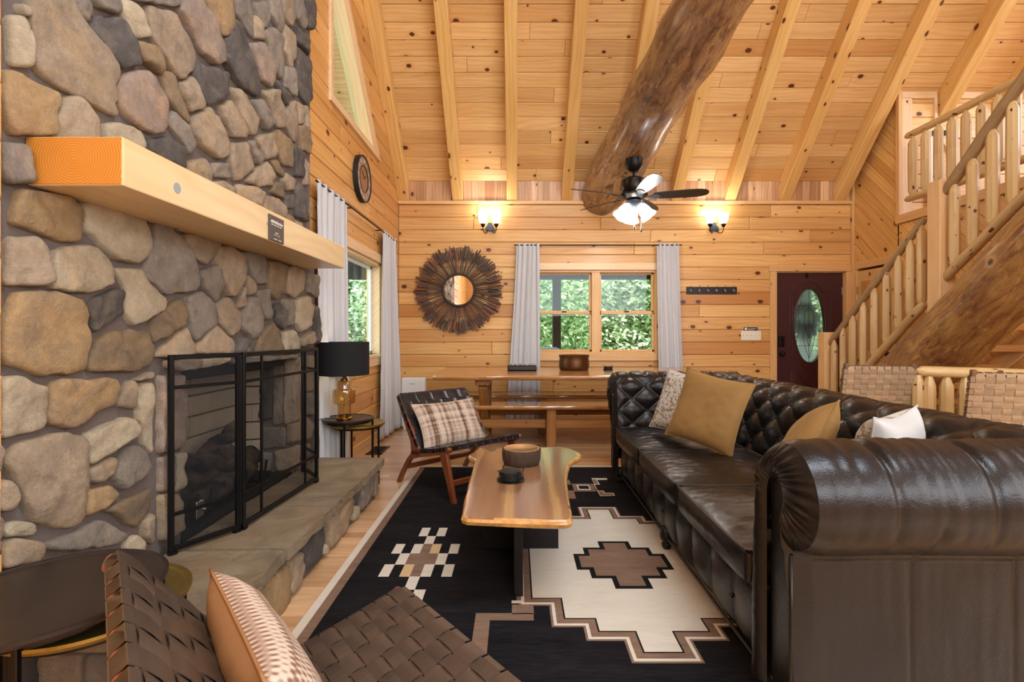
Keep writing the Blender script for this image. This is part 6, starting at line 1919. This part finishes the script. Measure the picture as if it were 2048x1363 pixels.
for x in (-.345, 1.78):
    fr = obj('trestle', Mesh().box(x - .045, x + .045, 5.52, 5.66, .10, .70), M_rustd, dt, grain=(0, 0, 1), bevel=.006)
    obj('cleat', Mesh().box(x - .075, x + .075, 5.06, 6.1, .69, .75), M_rustd, fr, grain=(0, 1, 0), bevel=.006)
    obj('sloped_leg', Mesh().beam((x, 5.12, .69), (x, 5.60, .10), .09, .09, up=(0, 0, 1)).beam((x, 6.05, .69), (x, 5.60, .10), .09, .09, up=(0, 0, 1)), M_rustd, fr, grain=(0, 0, 1), bevel=.006)
    obj('foot', Mesh().box(x - .05, x + .05, 5.56, 6.0, 0, .10), M_rustd, fr, grain=(0, 1, 0), bevel=.01)
obj('stretcher', Mesh().box(-.40, 1.83, 5.62, 5.66, .33, .43), M_rustd, dt, grain=(1, 0, 0), bevel=.004)
def bench(label, x0, x1, y0, y1, legs, mat=M_rust):
    t = thing('bench', label, 'bench', ((x0 + x1) / 2, (y0 + y1) / 2, 0))
    slab_live([(x0, y0), ((x0 + x1) / 2, y0 + .012), (x1, y0), (x1 + .01, (y0 + y1) / 2), (x1, y1), ((x0 + x1) / 2, y1 - .01), (x0, y1), (x0 - .01, (y0 + y1) / 2)], .47, .045, 'seat', mat, t)
    ym = (y0 + y1) / 2
    for x in legs:
        obj('leg', Mesh().box(x - .05, x + .05, y0 + .05, y1 - .05, 0, .425), M_rustd, t, grain=(0, 0, 1), bevel=.006)
    for a, b in zip(legs[:-1], legs[1:]):
        obj('stretcher', Mesh().box(a + .05, b - .05, ym - .03, ym + .01, .215, .305), M_rustd, t, grain=(1, 0, 0), bevel=.004)
bench('long wooden bench on the near side of the dining table', -.62, 2.2, 5.17, 5.50, (-.44, .365, 1.2, 2.05), M_bench)
bench('long wooden bench on the window side of the dining table', -1.14, 2.2, 6.02, 6.38, (-.85, .32, 1.95), M_bench)

# things on the dining table
tb = P(1044, 741, z=TZ2)
ty = thing('condiment_tray', 'black tray holding three glass-lidded jars on the dining table', 'tray', (tb[0], 5.62, TZ2))
xa, xb = P(1015.5, 0, 5.57)[0], P(1073, 0, 5.57)[0]
m = Mesh().box(xa, xb, 5.56, 5.68, TZ2, TZ2 + .012).box(xa, xb, 5.56, 5.568, TZ2, TZ2 + .055).box(xa, xb, 5.672, 5.68, TZ2, TZ2 + .055).box(xa, xa + .008, 5.56, 5.68, TZ2, TZ2 + .055).box(xb - .008, xb, 5.56, 5.68, TZ2, TZ2 + .055)
obj('tray_body', m, M_char, ty)
for i in range(3):
    x = xa + (xb - xa) * (i + .5) / 3
    j = thing('glass_jar', ('left', 'middle', 'right')[i] + ' glass jar in the black tray on the dining table', 'jar', (x, 5.62, TZ2 + .012), 0, 'jars in the black tray')
    obj('jar_body', Mesh().lathe([(.036, .0), (.042, .006), (.042, .045), (.038, .05)], (x, 5.62, TZ2 + .012), 20), M_glass, j, smooth=True)
    obj('lid', Mesh().lathe([(.040, .050), (.044, .052), (.044, .060), (.012, .066), (.001, .067)], (x, 5.62, TZ2 + .012), 20), M_steel, j, smooth=True)
bp = (P(1148, 0, 5.72)[0], 5.72)
bw_ = thing('copper_bowl', 'deep aged copper bowl in the middle of the dining table', 'bowl', (bp[0], bp[1], TZ2))
v = []; n = 48
for r, z in ((.15, 0), (.166, .01), (.174, .05), (.170, .10), (.166, .14), (.174, .168), (.177, .172), (.172, .172), (.160, .14), (.164, .05), (.14, .015), (.001, .012)):
    v += [(bp[0] + r * math.cos(2 * PI * k / n), bp[1] + r * math.sin(2 * PI * k / n), TZ2 + z) for k in range(n)]
obj('bowl_body', Mesh().add(v, [(i * n + k, i * n + (k + 1) % n, (i + 1) * n + (k + 1) % n, (i + 1) * n + k) for i in range(11) for k in range(n)] + [tuple(range(n - 1, -1, -1))]), M_copper, bw_, smooth=True)
c4 = (P(1216, 0, 5.68)[0], 5.68)
cs2 = thing('coaster_set', 'small black coaster set on the dining table right of the copper bowl', 'coasters', (c4[0], c4[1], TZ2))
obj('holder_base', Mesh().lathe([(.055, 0), (.058, .004), (.055, .008), (.001, .008)], (c4[0], c4[1], TZ2), 24), M_black, cs2)
for i in range(4):
    obj('coaster', Mesh().lathe([(.046, .009 + i * .009), (.048, .011 + i * .009), (.048, .016 + i * .009), (.001, .0175 + i * .009)], (c4[0], c4[1], TZ2), 20), M_blackm, cs2, smooth_angle=.6)
m = Mesh()
for t in (.5, 2.4, 3.9, 5.6):
    p = lambda r, z: (c4[0] + r * math.cos(t), c4[1] + r * math.sin(t), TZ2 + z)
    m.tube(smoothpath([p(.054, .004), p(.053, .05), p(.06, .058)]), .0022, 6)
obj('wire_prong', m, M_black, cs2)
# ------------------------------------------------------------ stair
XS = 3.77
st = thing('staircase', 'open log staircase rising towards the loft along the right wall', 'staircase', (3.95, 4.6, 0))
ga, gb = Vector((3.75, 5.98, -.20)), Vector((3.73, 2.2, 2.93))
lgs = obj('log_stringer', logmesh(ga, gb, 40, .255, .265, 9.2, .9), M_log, st, smooth=True)
log_uv(lgs, ga, gb, .27)
for k in range(1, 14):
    yk = 4.15 + .225 * (7 - k)
    obj('tread', Mesh().box(3.80, 4.475, yk, yk + .27, .187 * k - .065, .187 * k), M_stair, st, grain=(1, 0, 0), bevel=.006)
obj('wall_stringer', Mesh().beam((4.47, 5.75, .0), (4.47, 2.4, 2.78), .03, .14, up=(0, 0, 1)), M_trim, st, grain=(0, -.77, .64), bevel=.004)
def newel(x, y, z0, z1, w=.14):
    m = Mesh().prism([(x - w / 2, y - w / 2), (x + w / 2, y - w / 2), (x + w / 2, y + w / 2), (x - w / 2, y + w / 2)], lambda u, v, q: (u, v, q), z1, .012, base=z0)
    return obj('newel_post', m, M_post, st, grain=(0, 0, 1), bevel=.006)
newel(3.77, 6.07, 0, P(0, 664, 6.0)[2])
newel(3.775, 4.445, 1.02, P(0, 358, 4.40)[2])
def lpole(name, a, b, r, mat, parent, seed, n=14, taper=.55):
    a = Vector(a); b = Vector(b); pts = []; rad = []
    for i in range(n):
        t = i / (n - 1)
        w = Vector((noise.noise(Vector((t * 3, seed, 0))), noise.noise(Vector((t * 3, seed, 4))), noise.noise(Vector((t * 3, seed, 8))))) * r * .25
        pts.append(a + (b - a) * t + w)
        k = 1.0
        if taper and (i == 0 or i == n - 1): k = taper
        elif taper and (i == 1 or i == n - 2): k = .93
        rad.append(r * k * (1 + .06 * noise.noise(Vector((t * 7, seed, 1)))))
    # bring the second ring close to the end so that the taper is short
    if n > 4:
        pts[1] = pts[0] + (pts[1] - pts[0]).normalized() * r * .9
        pts[-2] = pts[-1] + (pts[-2] - pts[-1]).normalized() * r * .9
    o = obj(name, Mesh().tube(pts, rad, 12, True, .07, seed), mat, parent, smooth_angle=.9, grain=(b - a))
    return o
def PX(px, py, x=XS): return P(px, py, x=x)
r1a, r1b = PX(1655, 692), PX(1850, 436)
rail1 = lpole('handrail', r1a, (r1b[0], r1b[1] + .0, r1b[2]), .037, M_raild, st, 1.0)
r2a, r2b = PX(1722, 748), PX(1850, 606)
lpole('lower_rail', r2a, r2b, .042, M_rail, st, 2.0)
def line_z(a, b, y): return a[2] + (b[2] - a[2]) * (y - a[1]) / (b[1] - a[1])
def balusters(pxs, top, low, x, r, parent, seed, pz=None, m=M_rail):
    for i, px in enumerate(pxs):
        y = x * 1000 / (px - CX)
        zt = line_z(*top, y); zb_ = line_z(*low, y) if low else pz
        if zb_ < .02: zb_ = .02
        s = seed + i
        w = R.uniform(.92, 1.12) * r
        n = 8
        pts = [(x, y, zt - .01), (x, y, zt - .05), (x, y, zt - .085), (x, y, zt - .11), (x, y, (zt + zb_) / 2), (x, y, zb_ + .08), (x, y, zb_ + .055), (x, y, zb_ + .0)]
        rd = [w * .35, w * .42, w * .85, w, w * 1.03, w, w * .85, w * .4]
        obj('baluster', Mesh().tube(pts, rd, 8, True, .10, s), m, parent, smooth_angle=.5, grain=(0, 0, 1))
low1 = (r2a, r2b)
balusters([1668.5, 1687, 1706, 1727, 1749, 1773, 1797, 1821, 1844], (r1a, r1b), low1, XS, .040, st, 20)
r3a, r3b = PX(1886, 391), PX(2048, 157)
ext = lambda a, b, k: tuple(a[i] + (b[i] - a[i]) * k for i in range(3))
lpole('handrail', r3a, ext(r3a, r3b, 1.5), .046, M_raild, st, 3.0, n=18)
r4a, r4b = PX(1888, 560), PX(2048, 393)
lpole('lower_rail', r4a, ext(r4a, r4b, 1.5), .042, M_rail, st, 4.0, n=18)
balusters([1909, 1945, 1985, 2025, 2080, 2140], (r3a, r3b), (r4a, r4b), XS, .042, st, 40)

# loft railing
lr = thing('loft_railing', 'peeled log railing of the loft, high at the upper right', 'railing', (XR + .05, 4.8, 2.6))
XLr = XR - .04
ta, tb_ = P(1812, 276, x=XLr), P(2060, 152, x=XLr)
lpole('top_rail', (XLr, ta[1], 3.465), (XLr, 2.6, 3.465), .04, M_rail, lr, 5.0, n=20)
lpole('bottom_rail', (XLr, ta[1], 2.745), (XLr, 2.6, 2.745), .04, M_rail, lr, 6.0, n=20)
balusters([1826, 1851, 1877, 1904, 1932, 1963, 1996, 2031, 2072, 2120, 2175], ((0, 6, 3.465), (0, 3, 3.465)), ((0, 6, 2.745), (0, 3, 2.745)), XLr, .043, lr, 60)
dr = thing('loft_access_door', 'small white-edged braced door behind the loft railing', 'door', (5.2, 5.9, 2.6))
ax = lambda px: P(px, 0, 5.88)[0]
az = lambda py: P(0, py, 5.88)[2]
obj('white_edge', Mesh().box(ax(1859), ax(1870), 5.875, 5.918, 2.605, az(262)), M_whitep, dr)
obj('door_board', Mesh().box(ax(1870), ax(1990), 5.89, 5.918, 2.605, az(275)), M_ceil, dr, grain=(1, 0, 0))
obj('header', Mesh().box(ax(1885), ax(2000), 5.865, 5.916, az(276), az(262)), M_tpale, dr, grain=(1, 0, 0), bevel=.003)
obj('brace', Mesh().beam((ax(1884), 5.88, az(276)), (ax(1925), 5.88, az(345)), .03, .05, up=(0, 0, 1)), M_tpale, dr, grain=(.5, 0, -.8))
for q in (1866, 1888):
    obj('roller', Mesh().box(ax(q) - .014, ax(q) + .014, 5.855, 5.875, az(272), az(262)), M_black, dr)

# low railing on the main floor
gr = thing('guard_railing', 'low peeled log guard railing under the staircase log', 'railing', (3.4, 3.7, 0))
ga_, gb_ = P(1832, 741, 3.82), P(2062, 749, 3.62)
lpole('top_rail', ga_, ext(ga_, gb_, 1.6), .042, M_rail, gr, 7.0, n=16, taper=.4)
lpole('bottom_rail', (ga_[0], ga_[1], .14), (ext(ga_, gb_, 1.6)[0], ext(ga_, gb_, 1.6)[1], .14), .04, M_rail, gr, 8.0, n=16)
for i, px in enumerate((1836, 1858, 1893, 1930, 1968, 2006, 2046, 2088, 2130)):
    t = (px - 1832) / 230.0
    p = ext(ga_, gb_, t)
    w = .042
    zt = p[2] - .03
    x_ = (px - CX) * p[1] / 1000
    z0_ = 0.0 if i in (0, 8) else .15
    obj('baluster', Mesh().tube([(x_, p[1], zt), (x_, p[1], zt - .05), (x_, p[1], zt - .08), (x_, p[1], .5), (x_, p[1], z0_ + .04), (x_, p[1], z0_)], [w * .5, w * .8, w, w * 1.03, w, w * .6], 8, True, .10, 80 + i), M_rail, gr, smooth_angle=.5, grain=(0, 0, 1))

# ------------------------------------------------------------ webbed side chairs behind the sofa
def web_chair(label, loc, rot):
    t = thing('webbed_chair', label, 'chair', loc, rot)
    W = .47
    for s in (-1, 1):
        y = s * W / 2
        obj('back_post', Mesh().beam((.02, y, 0), (.0, y, .46), .035, .045, up=(1, 0, 0)).beam((.0, y, .44), (-.118, y, .985), .032, .04, up=(1, 0, 0)), M_gunm2, t, local=True, bevel=.008, seg=2)
        obj('front_leg', Mesh().beam((.45, y, 0), (.44, y, .45), .035, .035, up=(1, 0, 0)), M_gunm2, t, local=True, bevel=.006)
        obj('side_rail', Mesh().beam((.0, y, .43), (.45, y, .43), .03, .04), M_gunm2, t, local=True, bevel=.005)
        obj('stretcher', Mesh().beam((.015, y, .2), (.445, y, .2), .022, .022), M_gunm2, t, local=True)
    obj('top_rail', Mesh().beam((-.105, -W / 2, .945), (-.105, W / 2, .945), .02, .02), M_gunm2, t, local=True)
    obj('lower_rail', Mesh().beam((-.02, -W / 2, .53), (-.02, W / 2, .53), .02, .02), M_gunm2, t, local=True)
    obj('front_rail', Mesh().beam((.445, -W / 2, .43), (.445, W / 2, .43), .03, .04), M_gunm2, t, local=True)
    woven(t, (-.050, W / 2, .54), (-.050, -W / 2, .54), (-.132, W / 2, .945), (-.132, -W / 2, .945), 9, 10, M_webb, bow=0.0, rail=.020, wf=.88)
    woven(t, (.0, W / 2 - .015, .452), (.0, -W / 2 + .015, .452), (.445, W / 2 - .015, .452), (.445, -W / 2 + .015, .452), 9, 9, M_webb, bow=0.0, rail=.010, wf=.95)
M_gunm2 = wood('dark_stained_chair_frame', '#6b5748', '#4a3b30', knots=0, rough=.4, vary=.05)
a1 = P(1744, 735, 3.95); web_chair('tan webbed chair in front of the stair balusters behind the sofa', (a1[0], 3.96, 0), math.radians(82))
a2 = P(2017, 757, 3.22); web_chair('tan webbed chair at the right edge behind the near sofa arm', (a2[0] + .02, 3.24, 0), math.radians(72))

# ------------------------------------------------------------ outdoors
gd = obj('lawn', Mesh().grid(30, 30, lambda u, v: (-40 + 80 * u, -12 + 62 * v, -1.0 + .03 * (v * 62 - 20 if v * 62 > 20 else 0) + .2 * noise.noise(Vector((u * 9, v * 9, 0))))), M_grass)
tag(gd, 'sunlit grass outside the windows', 'lawn', kind='structure')
pf = obj('porch_floor', Mesh().box(-3.0, 9, 6.86, 9.3, -.16, -.04), M_deck, grain=(1, 0, 0)); tag(pf, 'wooden porch floor outside', 'porch', kind='structure')
po = thing('porch_frame', 'dark stained porch post and beam seen through the back window', 'porch', (.8, 9.0, -.04))
pxp = P(1113, 0, 9.0)[0]
obj('post', Mesh().box(pxp - .075, pxp + .075, 8.92, 9.07, -.04, 2.4), M_porch, po, grain=(0, 0, 1), bevel=.01)
obj('post', Mesh().box(pxp + 4.4, pxp + 4.55, 8.92, 9.07, -.04, 2.4), M_porch, po, grain=(0, 0, 1), bevel=.01)
obj('beam', Mesh().box(-3, 9, 8.9, 9.1, P(0, 557, 8.9)[2], 2.62), M_porch, po, grain=(1, 0, 0))
obj('porch_roof', Mesh().prism([(6.84, 2.86), (9.4, 2.52), (9.4, 2.60), (6.84, 2.94)], lambda u, v, w: (-3 + w, u, v), 12), M_porch, po)
ot = thing('outdoor_table', 'pale table standing on the porch outside the back window', 'outdoor table', (.5, 8.2, -.04))
oa_, ob_ = P(1040, 0, 8.0)[0], P(1119, 0, 8.0)[0]
obj('tabletop', Mesh().box(oa_, ob_, 7.9, 8.6, P(0, 702, 8)[2], P(0, 696, 8)[2]), plain('pale_grey_outdoor', '#9fb0bd', .4), ot, bevel=.008)
for x in (oa_ + .04, ob_ - .04):
    for y in (7.95, 8.55):
        obj('leg', Mesh().box(x - .02, x + .02, y - .02, y + .02, -.04, P(0, 702, 8)[2]), M_black, ot)

def crown(seed, n, size, leaf):
    rr = random.Random(seed); v = []; f = []
    lobes = [(Vector((rr.uniform(-.6, .6), rr.uniform(-.5, .5), rr.uniform(-.75, .8))), rr.uniform(.28, .5)) for _ in range(22)]
    for i in range(n):
        c, r = rr.choice(lobes)
        d = Vector((rr.gauss(0, 1), rr.gauss(0, 1), rr.gauss(0, 1))).normalized() * r * rr.uniform(.65, 1.05)
        p = (c + d); p = Vector((p.x * size[0], p.y * size[1], p.z * size[2]))
        a = Vector((rr.gauss(0, 1), rr.gauss(0, 1), rr.gauss(0, .6))).normalized() * leaf * rr.uniform(.6, 1.3)
        b = a.orthogonal().normalized() * leaf * .5
        k = len(v); v += [tuple(p - a * .5), tuple(p + b * .6), tuple(p + a * .5), tuple(p - b * .6)]; f.append((k, k + 1, k + 2, k + 3))
    me = bpy.data.meshes.new('crown'); me.from_pydata(v, [], f); return me
crowns = []
for i in range(3):
    me = crown(i + 3, 12000, (2.3, 2.0, 2.7), .17); me.materials.append(M_leaf[i]); crowns.append(me)
spots = [(.9, 14.5, 1.0, 0), (3.0, 15.5, 1.4, 1), (4.9, 14.8, 1.1, 0), (1.9, 18.5, 2.6, 2), (4.2, 20, 2.8, 1), (6.6, 19, 2.6, 0), (-1.2, 19, 2.6, 1), (8.6, 16, 1.6, 2), (-4.4, 17.5, 1.8, 2), (-6.2, 19.5, 2.4, 0), (-8.0, 18, 1.4, 1), (-5.4, 24, 3.2, 1), (-9.6, 23, 2.8, 0), (2.8, 25, 3.8, 1)]
where = ['left of the window mullion', 'behind the window mullion, pale', 'right in the back window', 'tall and bluish beyond the porch post', 'tall and pale, right half of the back window', 'beyond the maroon door', 'left of the porch post, mostly behind the curtain', 'far right beyond the door', 'in the left wall window, bluish', 'in the middle of the left wall window', 'low at the near side of the left window', 'tall and pale behind the left window trees', 'far out beyond the left window', 'tallest, at the back of the wood']
for i, (x, y, z, k) in enumerate(spots):
    t = thing('broadleaf_tree', 'leafy tree outside, ' + where[i], 'tree', (x, y, -1.0), R.uniform(0, 6))
    o = bpy.data.objects.new('foliage', crowns[(k + i) % 3 if i > 5 else k]); COL.objects.link(o); o.parent = t; o.location = (0, 0, z + .9)
    o['kind'] = 'stuff'
    obj('trunk', Mesh().tube([(0, 0, -.5), (.05, 0, 1), (0, .05, z + 1.2)], [.16, .12, .07], 8), M_trunk, t, local=True)
